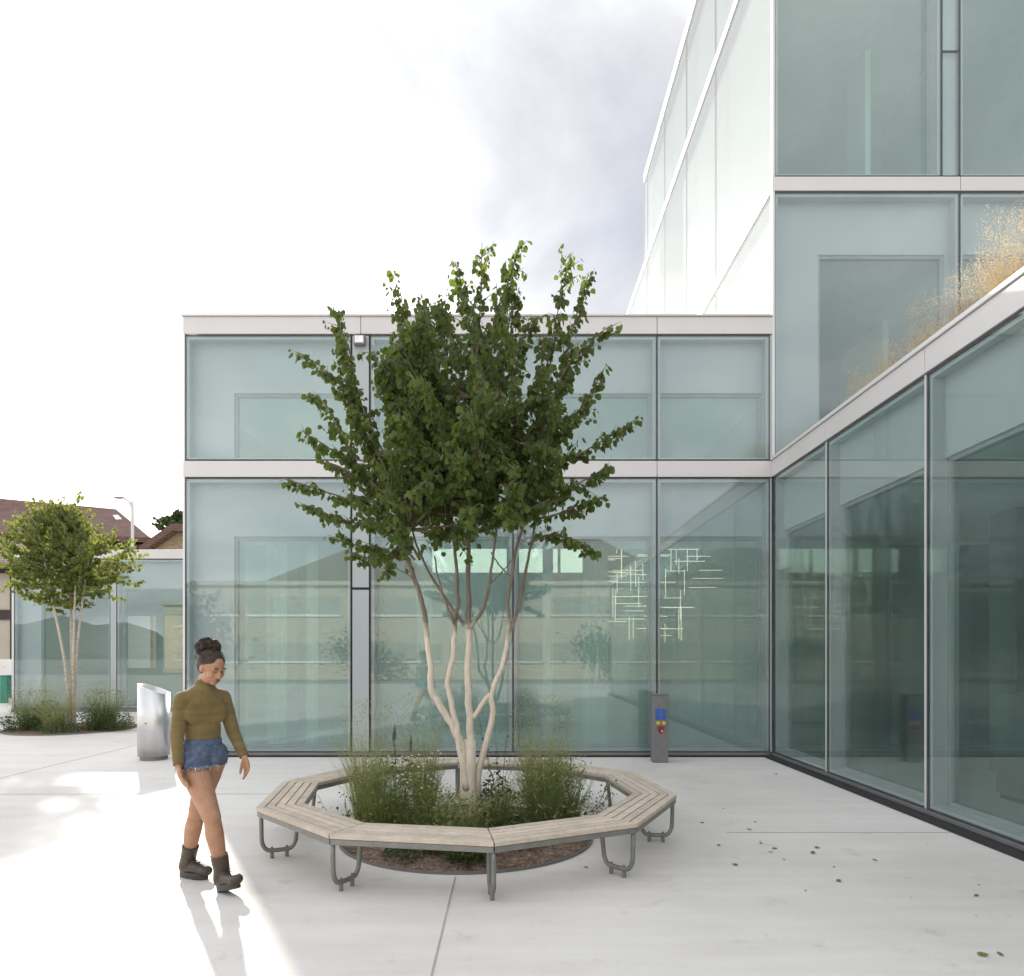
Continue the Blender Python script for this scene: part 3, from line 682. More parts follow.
for i,(x,y,w,h,r,l) in enumerate(((-13,-42,9,7,4.5,'hip-roofed house behind the beige block on the left, mirrored in the glass'),(7,-44,8,8,4.6,'hip-roofed house behind the beige block on the right, mirrored in the glass'))):
    h3=Rooted('hip_roof_house',(x,y,0),l,'house','houses across the square')
    mb=MB(); mb.box(x-w,x+w,y-5,y+5,0,h); h3.part(mb,'wall',M['render'])
    mb=MB(); q=[(x-w-.5,y+5.5,h),(x+w+.5,y+5.5,h),(x+w+.5,y-5.5,h),(x-w-.5,y-5.5,h)]; t=[(x-1.5,y,h+r),(x+1.5,y,h+r)]
    mb.face([q[0],q[1],t[1],t[0]]); mb.face([q[1],q[2],t[1]]); mb.face([q[2],q[3],t[0],t[1]]); mb.face([q[3],q[0],t[0]]); mb.face(q[::-1]); h3.part(mb,'roof',M['rooftile'])

# ------------------------------------------------------------ leaves and trees
def leaf(mb,p,d,size,rnd,mi=0,wf=.47):
    """rounded heart leaf hanging from p; d = direction of its axis"""
    d=d.normalized(); s=d.cross(Vector((rnd.uniform(-1,1),rnd.uniform(-1,1),rnd.uniform(-.3,.3))))
    if s.length<.05: s=d.orthogonal()
    s.normalize(); nrm=d.cross(s); w=size*wf
    fold=nrm*size*rnd.uniform(.02,.12)
    a=p; tip=p+d*size-nrm*size*.06
    l1=p+d*size*.06+s*w*.55+fold*.6; l2=p+d*size*.42+s*w+fold; l3=p+d*size*.78+s*w*.55+fold*.5
    r1=p+d*size*.06-s*w*.55+fold*.6; r2=p+d*size*.42-s*w+fold; r3=p+d*size*.78-s*w*.55+fold*.5
    n=len(mb.v)
    mb.v.extend([tuple(q) for q in (a,l1,l2,l3,tip,r3,r2,r1)])
    mb.f.append((n,n+1,n+2,n+3,n+4)); mb.f.append((n,n+4,n+5,n+6,n+7)); mb.m+=[mi,mi]
def shoot(mb,tw,start,direc,length,rnd,lsize,step,grav=.25,rad=.005):
    pts=[start]; p=Vector(start); d=direc.normalized(); k=max(3,int(length/.07)); 
    for i in range(k):
        d=(d+Vector((rnd.gauss(0,.10),rnd.gauss(0,.10),rnd.gauss(0,.07)+grav*.12))).normalized()
        p=p+d*(length/k); pts.append(p.copy())
    tw.tube(pts,[rad*(1-.75*i/k) for i in range(k+1)],4)
    n=max(2,int(length/step))
    for i in range(n):
        t=(i+rnd.uniform(.2,.9))/n*k; j=min(int(t),k-1); q=pts[j].lerp(pts[j+1],t-j)
        for side in (0,1):
            if rnd.random()<.06: continue
            off=Vector((rnd.uniform(-1,1),rnd.uniform(-1,1),rnd.uniform(-.9,.1))).normalized()
            q2=q+off*rnd.uniform(.012,.035)
            dd=Vector((off.x*.55,off.y*.55,-.75+rnd.uniform(-.2,.35)))
            leaf(mb,q2,dd,lsize*rnd.uniform(.5,1.3)*(1-.25*(i/n)),rnd)
    return pts
def along(pts,t):
    L_=[0]
    for a,b in zip(pts,pts[1:]): L_.append(L_[-1]+(b-a).length)
    s=t*L_[-1]
    for i in range(len(pts)-1):
        if s<=L_[i+1] or i==len(pts)-2:
            u=(s-L_[i])/max(1e-6,L_[i+1]-L_[i]); return pts[i].lerp(pts[i+1],min(1,u)),(pts[i+1]-pts[i]).normalized(),L_[-1]

TY=5.92
base=Vector((xx(468,TY),TY,0))
MT=Rooted('multi_stem_tree',tuple(base),'large multi-stemmed green tree with pale limewashed trunks inside the ring bench','tree')
rnd=random.Random(11)
trunk=MB(); tw=MB(); lv=MB()
def path(pp,dy0,dy1,n=4):
    m=len(pp)-1
    return smooth_path([P(x,y,TY+dy0+(dy1-dy0)*(i/m)) for i,(x,y) in enumerate(pp)],n)
def stem(pp,dy0,dy1,r0,r1):
    pts=path(pp,dy0,dy1); k=len(pts)
    pts=[p+Vector((rnd.gauss(0,.004),rnd.gauss(0,.004),0)) for p in pts]; r0*=.78; r1*=.80
    trunk.tube(pts,[r0+(r1-r0)*i/(k-1) for i in range(k)],10); return pts
trunk.tube([base-Vector((0,0,.05)),base+Vector((0,0,.15)),P(468,775,TY),P(470,740,TY)],[.11,.082,.068,.05],14)
stem([(466,800),(464,756),(451,724),(438,702),(431.6,687),(428,646),(424,614),(417,587),(407,560),(398,535)],-.02,-.12,.046,.02)
stem([(466,790),(460,749),(453.8,717),(450,697),(447.6,680),(452.5,658),(454.5,623.6),(458,601),(456,565),(452,520),(446,450)],-.06,.05,.04,.014)
stem([(470,790),(471,760),(470,727),(468,678),(468.5,628.5),(468.5,600),(468.5,560),(470,500),(474,400),(478,320)],.02,.05,.052,.010)
stem([(475,800),(480,765),(488,737),(493,712),(492,692),(503,663),(509,631),(508,604),(514,560),(524,520),(536,450)],.05,-.1,.042,.012)
stem([(474,718),(481,706),(490,694)],.02,0,.03,.028)
stem([(468.5,628),(456,614),(439,589),(420.6,555),(410,520)],0,.2,.022,.010)
stem([(455,626),(448,608),(440,585),(434,556)],0,-.2,.017,.008)
stem([(470,628),(483,609),(489,584),(493,555),(498,520)],.02,-.15,.024,.010)
stem([(509,633),(518,609),(525,577),(529,552),(540,510)],-.02,.15,.026,.010)
stem([(488,586),(500,574),(512,560)],-.05,-.05,.008,.006)
stem([(511,577),(498,564),(491,552)],-.05,-.1,.010,.006)
stem([(417,587),(410,576),(401,571),(394,566)],-.1,-.2,.008,.004)
limbs=[
 ([(405,560),(385,520),(350,500),(320,490),(284,478)],-.1,-.3),
 ([(400,545),(370,480),(340,455),(300,430)],-.1,.1),
 ([(400,530),(385,470),(352,400),(325,370),(300,353)],-.1,-.2),
 ([(398,510),(360,420),(345,360),(338,304)],-.1,.05),
 ([(405,555),(395,530),(350,522),(308,506)],-.1,.2),
 ([(400,560),(380,548),(355,545),(338,530)],-.1,-.35),
 ([(450,540),(440,480),(415,380),(398,276)],.05,-.2),
 ([(446,500),(448,400),(446,350),(440,305)],.05,.3),
 ([(445,500),(425,460),(390,400),(372,345)],.05,-.3),
 ([(470,500),(474,400),(480,310),(482,243)],.05,.0),
 ([(474,430),(490,340),(505,290),(521,243)],.05,.1),
 ([(474,400),(470,330),(462,290),(455,262)],.05,.2),
 ([(478,460),(500,380),(512,320),(505,262)],-.1,-.3),
 ([(524,520),(535,450),(550,350),(571,252)],-.1,.1),
 ([(536,450),(560,380),(585,345),(612,325)],-.1,-.1),
 ([(535,480),(560,465),(595,445),(635,420)],-.1,.1),
 ([(530,510),(555,495),(585,480),(611,465)],0,-.3),
 ([(530,520),(555,515),(580,505),(605,498)],0,.3),
 ([(528,545),(548,535),(575,540),(598,556)],0,-.1),
 ([(540,440),(560,380),(575,320),(589,272)],-.1,.2),
 ([(536,470),(565,430),(590,395),(603,370)],-.1,.2),
 ([(420,560),(400,520),(392,470),(400,420)],-.1,-.6),
 ([(395,500),(360,470),(330,410),(309,392)],-.1,.2),
 ([(400,480),(372,430),(352,375),(344,330)],-.1,-.25),
 ([(402,560),(385,556),(372,560),(350,552)],-.1,.1),
 ([(415,560),(402,548),(392,560),(385,572)],-.1,-.2),
 ([(400,520),(370,500),(345,470),(325,462)],-.1,-.1),
]
lim=[]
for pp,a,b in limbs:
    pts=path(pp,a,b,5); lim.append((pts,True))
# extra limbs filling the crown in depth
for i in range(92):
    s0=rnd.choice([(410,530,-.1),(450,500,.05),(472,480,.05),(498,520,-.15),(530,500,-.05),(474,400,.05)])
    az=rnd.uniform(0,2*math.pi); el=rnd.uniform(-.35,1.15)
    ex=468+math.cos(az)*math.cos(el)*104; ey=455-math.sin(el)*200 if el>0 else 455-math.sin(el)*200; ed=math.sin(az)*math.cos(el)*1.05
    ey=max(ey,262+((ex-492)/95)**2*78)
    if ey>545: ey=545
    st=P(s0[0],s0[1],TY+s0[2]); en=P(ex,ey,TY+ed)
    # keep the silhouette inside the traced crown
    mid=st.lerp(en,.5)+Vector((0,0,-.12)); pts=smooth_path([st,mid,en],5)
    lim.append((pts,False))
for pts,main in lim:
    k=len(pts); tw.tube(pts,[.013*(1-.8*i/(k-1)) for i in range(k)],5)
    _,_,LL=along(pts,.5)
    nsh=int(LL/(.062 if main else .07))
    for i in range(nsh):
        t=.18+.80*(i+rnd.random())/nsh
        if main and t<.30 and rnd.random()<.3: continue
        p,d,_=along(pts,t)
        out=Vector((p.x-base.x,p.y-base.y,0)); out=out.normalized() if out.length>.05 else Vector((rnd.uniform(-1,1),rnd.uniform(-1,1),0))
        dd=d*.9+out*.35+Vector((rnd.gauss(0,.55),rnd.gauss(0,.6),rnd.gauss(.05,.38)))
        shoot(lv,tw,p,dd,rnd.uniform(.12,.34)*(1.15-.75*t),rnd,.060,.030)
    # leaves along outermost part
    p,d,_=along(pts,.80); shoot(lv,tw,p,(pts[-1]-p),(pts[-1]-p).length,rnd,.055,.028,grav=0)
MT.part(trunk,'trunk',M['bark'],smooth=True)
MT.part(tw,'branches',M['twig'],smooth=True)
MT.part(lv,'crown',M['leaf'])
print('leaves main',len(lv.f)//2)

def bg_tree(name,cx,Y,px0,px1,py0,py1,label,mat,n,lsize,seed,trunk_top=None,stems=True,group=None,bend=None):
    rr=random.Random(seed)
    b=Vector((xx(cx,Y),Y,0)); T=Rooted(name,tuple(b),label,'tree',group)
    tr=MB(); tw=MB(); lv=MB()
    s=Y/FPX; rx=(px1-px0)/2*s; rz=(py1-py0)/2*s; c=P((px0+px1)/2,(py0+py1)/2,Y)
    for k in range(5 if stems else 1):
        a=k*1.3+rr.random(); top=c+Vector((math.cos(a)*rx*.35,math.sin(a)*rx*.35,-rz*.45))
        m=b.lerp(top,.5); m=Vector((b.x+(top.x-b.x)*.3,b.y+(top.y-b.y)*.3,m.z*.9))
        tr.tube(smooth_path([b+Vector((math.cos(a)*.05,math.sin(a)*.05,-.05)),m,top,top+Vector((math.cos(a)*.1,math.sin(a)*.1,rz*.6))],5),[.036-.028*i/15 for i in range(16)],8)
    for i in range(n):
        while True:
            q=Vector((rr.uniform(-1,1),rr.uniform(-1,1),rr.uniform(-1,1)))
            if .15<q.length<1: break
        wz=1-.45*max(0,q.z)
        wob=.80+.22*math.sin(q.x*5+seed)+.18*math.sin(q.y*6+1.7*seed+q.z*5)
        p=c+Vector((q.x*rx*wz*wob,q.y*rx*wz*wob,q.z*rz*(.85+.15*wob)))
        shoot(lv,tw,p,Vector((q.x*.8,q.y*.8,.3+q.z*.4))+Vector((rr.gauss(0,.3),rr.gauss(0,.3),0)),rr.uniform(.2,.5)*rx/1.3,rr,lsize,.045*rx/1.2,rad=.006)
    T.part(tr,'trunk',M['bark2'],smooth=True); T.part(tw,'branches',M['bark2']); T.part(lv,'crown',mat)
    return T,c
BT,_=bg_tree('planted_tree',72,14.4,10,118,508,608,'bushy light-green tree in the far planting bed before the pavilion',M['leaf2'],760,.085,3)
# side sprays of that tree
rr=random.Random(8); lv=MB(); tw=MB()
for (a,b_) in (((100,580),(141,583)),((40,570),(1,585)),((70,520),(80,492)),((30,575),(5,563)),((55,520),(38,503)),((95,590),(124,598))):
    pa=P(*a,14.4); pb=P(*b_,14.4)
    for k in range(5):
        p=pa.lerp(pb,k*.2); shoot(lv,tw,p,(pb-pa)+Vector((rr.gauss(0,.3),rr.gauss(0,.4),rr.gauss(0,.2))),(pb-pa).length*.32,rr,.085,.035)
BT.part(lv,'side_foliage',M['leaf2'])
BT.part(tw,'twigs',M['bark2'])
bg_tree('distant_tree',168,60,158,200,514,540,'small distant tree crown above the annex roof',M['hedge'],120,.35,5,stems=False)
for i,(x,y,h,w) in enumerate(((-21,-20,6,3),(-9,-19.5,3.0,1.8),(5.2,-19.5,3.4,1.6),(12,-18,7,3.4))):
    rr=random.Random(40+i); T=Rooted('square_tree',(x,y,0),['bushy tree at the far left of the square behind the viewer','low round tree left of centre before the beige block','slim tree right of centre before the beige block','tall tree at the end of the beige block'][i],'tree','trees across the square')
    mb=MB(); mb.tube([(x,y,0),(x+.1,y,h*.4),(x,y+.1,h*.8)],[.16,.12,.03],8); T.part(mb,'trunk',M['bark2'])
    lvb=MB()
    for k in range(1300 if h>5 else 700):
        q=Vector((rr.gauss(0,.42),rr.gauss(0,.42),rr.gauss(0,.40)))
        leaf(lvb,Vector((x+q.x*w,y+q.y*w,h*.62+q.z*h*.45)),Vector((rr.uniform(-1,1),rr.uniform(-1,1),-.6)),.3 if h>5 else .16,rr)
    T.part(lvb,'crown',M['hedge'])

# ------------------------------------------------------------ ring bench
BC=Vector((-.340,5.935,0)); RO=1.758; RI=1.395; SH=.398
BN=Rooted('ring_bench',tuple(BC),'ten-sided ring bench of pale weathered wood slats on bent grey steel legs around the tree','bench')
for k in range(10):
    a0=R(-153.8+36*k); a1=a0+R(36)
    NS=5; mb=MB()
    d0=Vector((math.cos(a0),math.sin(a0),0)); d1=Vector((math.cos(a1),math.sin(a1),0)); tdir=(d1-d0).normalized()*.004
    for s in range(NS):
        wdt=(RO-RI)/NS; r0=RI+s*wdt+.0055; r1=RI+(s+1)*wdt-.0055
        q=[BC+d0*r0+tdir,BC+d0*r1+tdir,BC+d1*r1-tdir,BC+d1*r0-tdir]
        mb.prism([(p.x,p.y) for p in q],SH-.030,SH)
    BN.part(mb,'seat_segment',M['wood'],bevel=.003)
    # steel frame: outer and inner rails
    mb=MB()
    for (r0,r1) in ((RO-.05,RO-.012),(RI+.012,RI+.05)):
        q=[BC+d0*r0+tdir,BC+d0*r1+tdir,BC+d1*r1-tdir,BC+d1*r0-tdir]; mb.prism([(p.x,p.y) for p in q],SH-.070,SH-.033)
    mid=(d0+d1).normalized()
    BN.part(mb,'seat_rail',M['steel'],bevel=.002)
    # bent tube leg at each corner
    mb=MB(); w=lambda r,z: BC+d0*r+Vector((0,0,z))
    prof=[(RO-.042,SH-.07),(RO-.045,.17),(RO-.052,.115),(RO-.075,.075),(RO-.115,.058),(RO-.235,.058),(RO-.270,.072),(RO-.292,.11),(RO-.300,.16),(RO-.32,SH-.07)]
    mb.tube(smooth_path([w(*q) for q in prof],3),.0165,10)
    BN.part(mb,'leg',M['steel'],smooth=True)
    mb=MB()
    for r in (RO-.12,RO-.23):
        c=w(r,0); mb.tube([c+Vector((0,0,.001)),c+Vector((0,0,.046))],.015,10); mb.tube([c+Vector((0,0,.07)),c+Vector((0,0,.085))],.009,8)
    BN.part(mb,'foot',M['steel'])

# ------------------------------------------------------------ planting beds
def disc(name,c,r,mat,z):
    rr=random.Random(3); mb=MB(); rings=[0,.3,.55,.75,.9,1.0]; n=64; idx=[]
    for i,q in enumerate(rings):
        row=[]
        for j in range(n):
            a=2*math.pi*j/n; h=z+(0 if i==len(rings)-1 else .012*rr.random()+.03*(1-q)); mb.v.append((c[0]+math.cos(a)*r*q,c[1]+math.sin(a)*r*q,h)); row.append(len(mb.v)-1)
        idx.append(row)
    for i in range(len(rings)-1):
        for j in range(n):
            jj=(j+1)%n; mb.f.append((idx[i][j],idx[i+1][j],idx[i+1][jj],idx[i][jj])); mb.m.append(0)
    o=mb.build(name,mat,smooth=True); o['kind']='structure'; return o
PB=Vector((-.36,5.89,0)); PR=1.08
disc('planting_soil',PB,PR-.012,M['soil'],.006)
disc('planting_soil',(-9.15,14.3,0),1.22,M['soil'],.006)
def edging(c,r,label):
    mb=MB(); n=72
    for j in range(n):
        a=2*math.pi*j/n; b=2*math.pi*(j+1)/n
        q=[(c[0]+math.cos(a)*r,c[1]+math.sin(a)*r),(c[0]+math.cos(b)*r,c[1]+math.sin(b)*r),(c[0]+math.cos(b)*(r-.01),c[1]+math.sin(b)*(r-.01)),(c[0]+math.cos(a)*(r-.01),c[1]+math.sin(a)*(r-.01))]
        for k in range(4):
            p,q2=q[k],q[(k+1)%4]
            if k in (0,2): mb.face([(p[0],p[1],0),(q2[0],q2[1],0),(q2[0],q2[1],.022),(p[0],p[1],.022)])
        mb.face([(x,y,.022) for x,y in q])
    o=mb.build('bed_edging',M['plinth']); tag(o,label,'edging')
edging(PB,PR,'thin dark steel ring edging the planting bed inside the bench')
edging((-9.15,14.3),1.23,'thin dark steel ring edging the far planting bed')

def blades(mb,c,n,h,spread,rr,w=.004,lean=.35,base=.08,mi=0,seg=5):
    for i in range(n):
        a=rr.uniform(0,2*math.pi); r0=base*math.sqrt(rr.random()); hh=h*rr.uniform(.5,1.0); ln=spread*rr.uniform(.1,1)
        p0=Vector((c[0]+math.cos(a)*r0,c[1]+math.sin(a)*r0,c[2])); a2=a+rr.gauss(0,.5); d=Vector((math.cos(a2),math.sin(a2),0)); s=Vector((-d.y,d.x,0))
        yaw=rr.uniform(0,math.pi); s=Vector((math.cos(yaw),math.sin(yaw),0))
        n0=len(mb.v)
        for k in range(seg+1):
            t=k/seg; q=p0+d*ln*(t**1.8)+Vector((0,0,hh*(t-.18*t*t*lean*2))); ww=w*(1-t*.85)
            mb.v.append(tuple(q-s*ww)); mb.v.append(tuple(q+s*ww))
        for k in range(seg):
            b=n0+k*2; mb.f.append((b,b+1,b+3,b+2)); mb.m.append(mi)
def seeds(mb,c,n,h,spread,rr,mi=1,size=.012):
    for i in range(n):
        a=rr.uniform(0,2*math.pi); r=spread*math.sqrt(rr.random()); z=h*rr.uniform(.65,1.08)
        leaf(mb,Vector((c[0]+math.cos(a)*r,c[1]+math.sin(a)*r,c[2]+z)),Vector((rr.uniform(-1,1),rr.uniform(-1,1),-.5)),size*rr.uniform(.6,1.3),rr,mi)
def plant(px,Y,h,spread,n,style,label,seed,group=None,name=None,z0=.02):
    if Y<8:
        if style in('pale','grass','flower','spike','twig'): h*=1.22; spread*=1.25; n=int(n*.95)
        else: spread*=1.25; n=int(n*1.2)
    else: spread*=1.0
    rr=random.Random(seed); x=xx(px,Y); c=(x,Y,z0); mb=MB()
    if style=='grass':
        blades(mb,c,n,h,spread*1.15,rr,w=.0030,mi=0,base=spread*.5)
        for i in range(int(n*1.3)):
            a=rr.uniform(0,6.28); r=spread*math.sqrt(rr.random()); leaf(mb,Vector((x+math.cos(a)*r,Y+math.sin(a)*r,z0+h*rr.uniform(.05,.85))),Vector((rr.uniform(-1,1),rr.uniform(-1,1),rr.uniform(-.2,1))),rr.uniform(.025,.06),rr,i%2,.13)
        seeds(mb,c,n,h,spread*.9,rr,1,.014); mats=[M['grass'],M['grasspale']]; nm='grass_clump'
    elif style=='pale':
        blades(mb,c,n,h,spread*1.2,rr,w=.0024,mi=0,base=spread*.45); seeds(mb,c,int(n*1.6),h,spread*1.1,rr,0,.010); mats=[M['grasspale'],M['grasspale']]; nm='feather_grass'
    elif style=='dark':
        blades(mb,c,n//2,h*.9,spread,rr,w=.003,mi=0,base=spread*.7)
        for i in range(n):
            a=rr.uniform(0,6.28); r=spread*math.sqrt(rr.random()); leaf(mb,Vector((x+math.cos(a)*r,Y+math.sin(a)*r,z0+h*rr.uniform(.08,.9)*(1-.5*r/spread))),Vector((rr.uniform(-1,1),rr.uniform(-1,1),rr.uniform(-.4,.6))),rr.uniform(.025,.055),rr,0,.25)
        mats=[M['grassdark']]; nm='leafy_perennial'
    elif style=='flower':
        blades(mb,c,n//2,h*.9,spread,rr,w=.0028,mi=0,base=spread*.7)
        for i in range(n):
            a=rr.uniform(0,6.28); r=spread*math.sqrt(rr.random()); leaf(mb,Vector((x+math.cos(a)*r,Y+math.sin(a)*r,z0+h*rr.uniform(.1,.85))),Vector((rr.uniform(-1,1),rr.uniform(-1,1),rr.uniform(-.4,.6))),rr.uniform(.02,.05),rr,0,.2)
        mats=[M['grass'],M['petal']]; nm='flowering_perennial'
        for i in range(40):
            a=rr.uniform(0,6.28); r=spread*.9*math.sqrt(rr.random()); q=Vector((x+math.cos(a)*r,Y+math.sin(a)*r,z0+h*rr.uniform(.6,1.02)))
            for k in range(6):
                b=k*1.047; leaf(mb,q,Vector((math.cos(b),math.sin(b),.25)),.011,rr,1)
    elif style=='twig':
        mats=[M['grassdark'],M['grasspale']]; nm='twiggy_plant'
        for i in range(n):
            a=rr.uniform(0,6.28); d=Vector((math.cos(a)*spread,math.sin(a)*spread,h*rr.uniform(.6,1))); 
            p0=Vector(c); k=6; pts=[p0+d*(t/k)+Vector((0,0,.05*math.sin(t))) for t in range(k+1)]
            mb.tube(pts,.0016,3,0)
            for j in range(14):
                q=pts[rr.randint(2,k)]+Vector((rr.gauss(0,.03),rr.gauss(0,.03),rr.gauss(0,.03))); leaf(mb,q,Vector((rr.uniform(-1,1),rr.uniform(-1,1),rr.uniform(-1,.3))),rr.uniform(.012,.025),rr,j%2)
    elif style=='spike':
        mats=[M['grass'],M['lavender']]; nm='flower_spike_plant'
        for i in range(n):
            p0=Vector((x+rr.gauss(0,.03),Y+rr.gauss(0,.03),z0)); t=p0+Vector((rr.gauss(0,.05),rr.gauss(0,.05),h*rr.uniform(.82,1)))
            mb.tube([p0,t],.003,4,0); mb.tube([t-Vector((0,0,.16)),t-Vector((0,0,.08)),t],[.004,.012,.002],6,1)
            for j in range(10): leaf(mb,p0.lerp(t,rr.uniform(.1,.75)),Vector((rr.uniform(-1,1),rr.uniform(-1,1),.4)),.06,rr,0)
    mb.v=[(v[0]-c[0],v[1]-c[1],v[2]-c[2]) for v in mb.v]
    o=mb.build(name or nm,mats); o.location=c; tag(o,label,'plant',group)
    return o
gN='plants in the bed inside the ring bench'
plant(368,6.05,.86,.20,620,'pale','feathery pale green grass at the far left of the bench bed',1,gN)
plant(385,5.75,.62,.22,520,'grass','green grass clump at the left front of the bench bed',2,gN)
plant(397,5.95,.78,.10,4,'spike','upright plant with dark flower spikes above the left grasses',3,gN)
plant(415,5.75,.58,.20,520,'flower','perennial dotted with small white flowers left of the trunks',4,gN)
plant(438,5.65,.34,.17,300,'grass','lower green grass clump just left of the trunks',5,gN)
plant(424,6.35,.90,.17,420,'pale','tall wispy pale grass behind the white-flowered perennial',6,gN)
plant(352,5.7,.36,.22,12,'twig','sparse twiggy plant spreading over the left bed edge',7,gN)
plant(450,5.30,.22,.15,240,'dark','low dark leafy plant at the foot of the trunks',8,gN)
plant(468,5.08,.26,.16,300,'dark','dark bushy plant under the front corner of the bench',9,gN)
plant(405,5.18,.16,.14,120,'dark','small dark plant under the left front seat',10,gN)
plant(494,6.1,.66,.15,300,'dark','dark leafy shrub right behind the right-hand trunk',11,gN)
plant(508,5.75,.36,.15,300,'grass','green grass between the trunks and the right feather grass',12,gN)
plant(542,6.0,.90,.21,760,'pale','tall feathery pale grass right of the trunks',13,gN)
plant(546,5.75,.62,.20,560,'grass','dense green grass clump at the right front of the bench bed',14,gN)
plant(568,5.95,.55,.16,300,'grass','thin green grass at the right end of the bench bed',15,gN)
plant(585,5.85,.44,.20,12,'twig','sparse twiggy plant leaning over the right bed edge',16,gN)
plant(500,6.35,.88,.16,10,'twig','tall dark twiggy plant behind the right-hand trunk',17,gN)
plant(478,5.35,.20,.13,180,'dark','low green plant right of the trunk foot',18,gN)
plant(462,5.45,.34,.20,420,'grass','short green grass hiding the foot of the trunks',19,gN)
plant(520,5.5,.30,.18,260,'dark','dark low plant before the right feather grass',20,gN)
gF='plants in the far planting bed'
plant(32,14.0,.95,.45,500,'grass','green grass at the left of the far bed',21,gF)
plant(48,13.9,.80,.4,500,'dark','dark leafy clump left of the far tree trunk',22,gF)
plant(22,14.3,1.1,.4,14,'twig','twiggy tall plant at the left edge of the far bed',23,gF)
plant(55,13.7,.95,.42,700,'pale','reddish pale grass in front of the far tree trunk',24,gF)
plant(95,13.9,.75,.34,500,'dark','dark leafy clump right of the far tree trunk',25,gF)
plant(104,14.1,.95,.4,600,'grass','green grass at the right of the far bed',26,gF)
plant(118,14.3,.9,.4,14,'twig','twiggy plant at the right edge of the far bed',27,gF)
plant(60,13.4,.32,.4,300,'dark','low dark plants along the front of the far bed',28,gF)

# roof grasses
plant(18,13.8,.55,.35,400,'dark','low dark clump at the front left of the far bed',31,gF)
plant(118,13.9,.5,.32,400,'dark','low dark clump at the front right of the far bed',32,gF)
gR='dry grasses on the wing roof'
rl=['tallest dry straw grass clump at the right edge of the wing roof','dry straw grass clump second from the right edge of the wing roof','pale dry grass tuft in front of the tall roof clumps','dry grass clump midway along the planted roof','lower dry grass clump behind the parapet','small dry tuft nearest the tower on the wing roof','orange dry tuft deeper on the wing roof','wide dry clump deeper on the wing roof beside the tower','far right dry clump deep on the wing roof','small tuft just behind the coping','short orange tuft mirrored in the tower window near the corner','orange clump against the tower glass on the wing roof','dense golden clump right behind the coping near the picture edge','dense golden clump deeper in at the picture edge']
for i,(X,Y,h,sp,n) in enumerate(((5.35,6.9,1.15,.30,420),(5.15,7.25,1.0,.28,380),(4.85,7.1,.85,.24,260),(4.85,7.75,.85,.26,300),(4.65,8.2,.62,.22,240),(4.55,8.7,.5,.18,160),(5.6,8.6,1.0,.3,300),(6.1,8.2,1.2,.35,320),(6.3,7.4,1.3,.35,300),(4.6,7.5,.5,.2,160),(4.9,9.2,.75,.3,240),(5.4,9.5,.9,.3,240),(4.95,6.7,1.1,.28,420),(5.3,6.4,1.2,.32,420))):
    h*=1.17; n=int(n*1.35)
    rr=random.Random(70+i); mb=MB(); c=(0,0,0)
    blades(mb,c,int(n*1.6),h*.95,sp*1.1,rr,w=.0028,mi=0,lean=.3)
    for k in range(int(n*1.0)):
        a=rr.uniform(0,6.28); r=sp*1.1*math.sqrt(rr.random()); z=h*rr.uniform(.55,1.1)
        q=Vector((math.cos(a)*r,math.sin(a)*r,z)); 
        for j in range(5): leaf(mb,q+Vector((rr.gauss(0,.02),rr.gauss(0,.02),rr.gauss(0,.04))),Vector((rr.uniform(-1,1),rr.uniform(-1,1),-.8)),.011,rr,1)
    o=mb.build('dry_grass_clump',[M['straw'],M['strawtip']]); o.location=(X,Y,Z2-.03); tag(o,rl[i],'plant',gR)

# ------------------------------------------------------------ litter bin
bx,by=xx(154,10.15),10.15
BI=Rooted('litter_bin',(bx,by,0),'brushed steel litter bin with a slanted open top beside the left building corner','bin')
def drum(x,y,rx,ry,z0,zt0,zt1,wallt=.02,n=40):
    mb=MB()
    def rings(rx,ry,top): 
        out=[]
        for j in range(n):
            a=2*math.pi*j/n; c_=math.cos(a); s_=math.sin(a); X=x+rx*math.copysign(abs(c_)**.8,c_); Y=y+ry*math.copysign(abs(s_)**.8,s_)
            z=(zt0+(zt1-zt0)*((X-x)/rx*.5+.5)) if top else z0
            out.append((X,Y,z))
        return out
    ob=rings(rx,ry,False); ot=rings(rx,ry,True); it=[(x+(p[0]-x)*.93,y+(p[1]-y)*.93,p[2]) for p in ot]; ib=[(p[0],p[1],z0+.45) for p in it]
    n0=0; mb.v+=ob+ot+it+ib
    for j in range(n):
        k=(j+1)%n
        mb.f+=[(j,k,n+k,n+j),(n+j,n+k,2*n+k,2*n+j),(2*n+j,2*n+k,3*n+k,3*n+j)]; mb.m+=[0,0,0]
    mb.f.append(tuple(3*n+j for j in range(n))); mb.m.append(0); mb.f.append(tuple(reversed(range(n)))); mb.m.append(0)
    return mb
mb=drum(bx,by,.215,.19,.06,1.13,.97); BI.part(mb,'bin_body',M['brushed'],smooth=False)
mb=drum(bx,by,.20,.175,.0,.058,.058); mb=MB(); mb.tube([(bx,by,0),(bx,by,.058)],.19,32); BI.part(mb,'base_ring',M['plinth'])
mb=MB(); mb.tube([(bx-.02,by-.192,.55),(bx-.02,by-.203,.55)],.012,12); BI.part(mb,'lock',M['plinth'])
for o in BI.root.children:
    if o.name.startswith('bin_body'):
        for p in o.data.polygons: p.use_smooth=len(p.vertices)==4

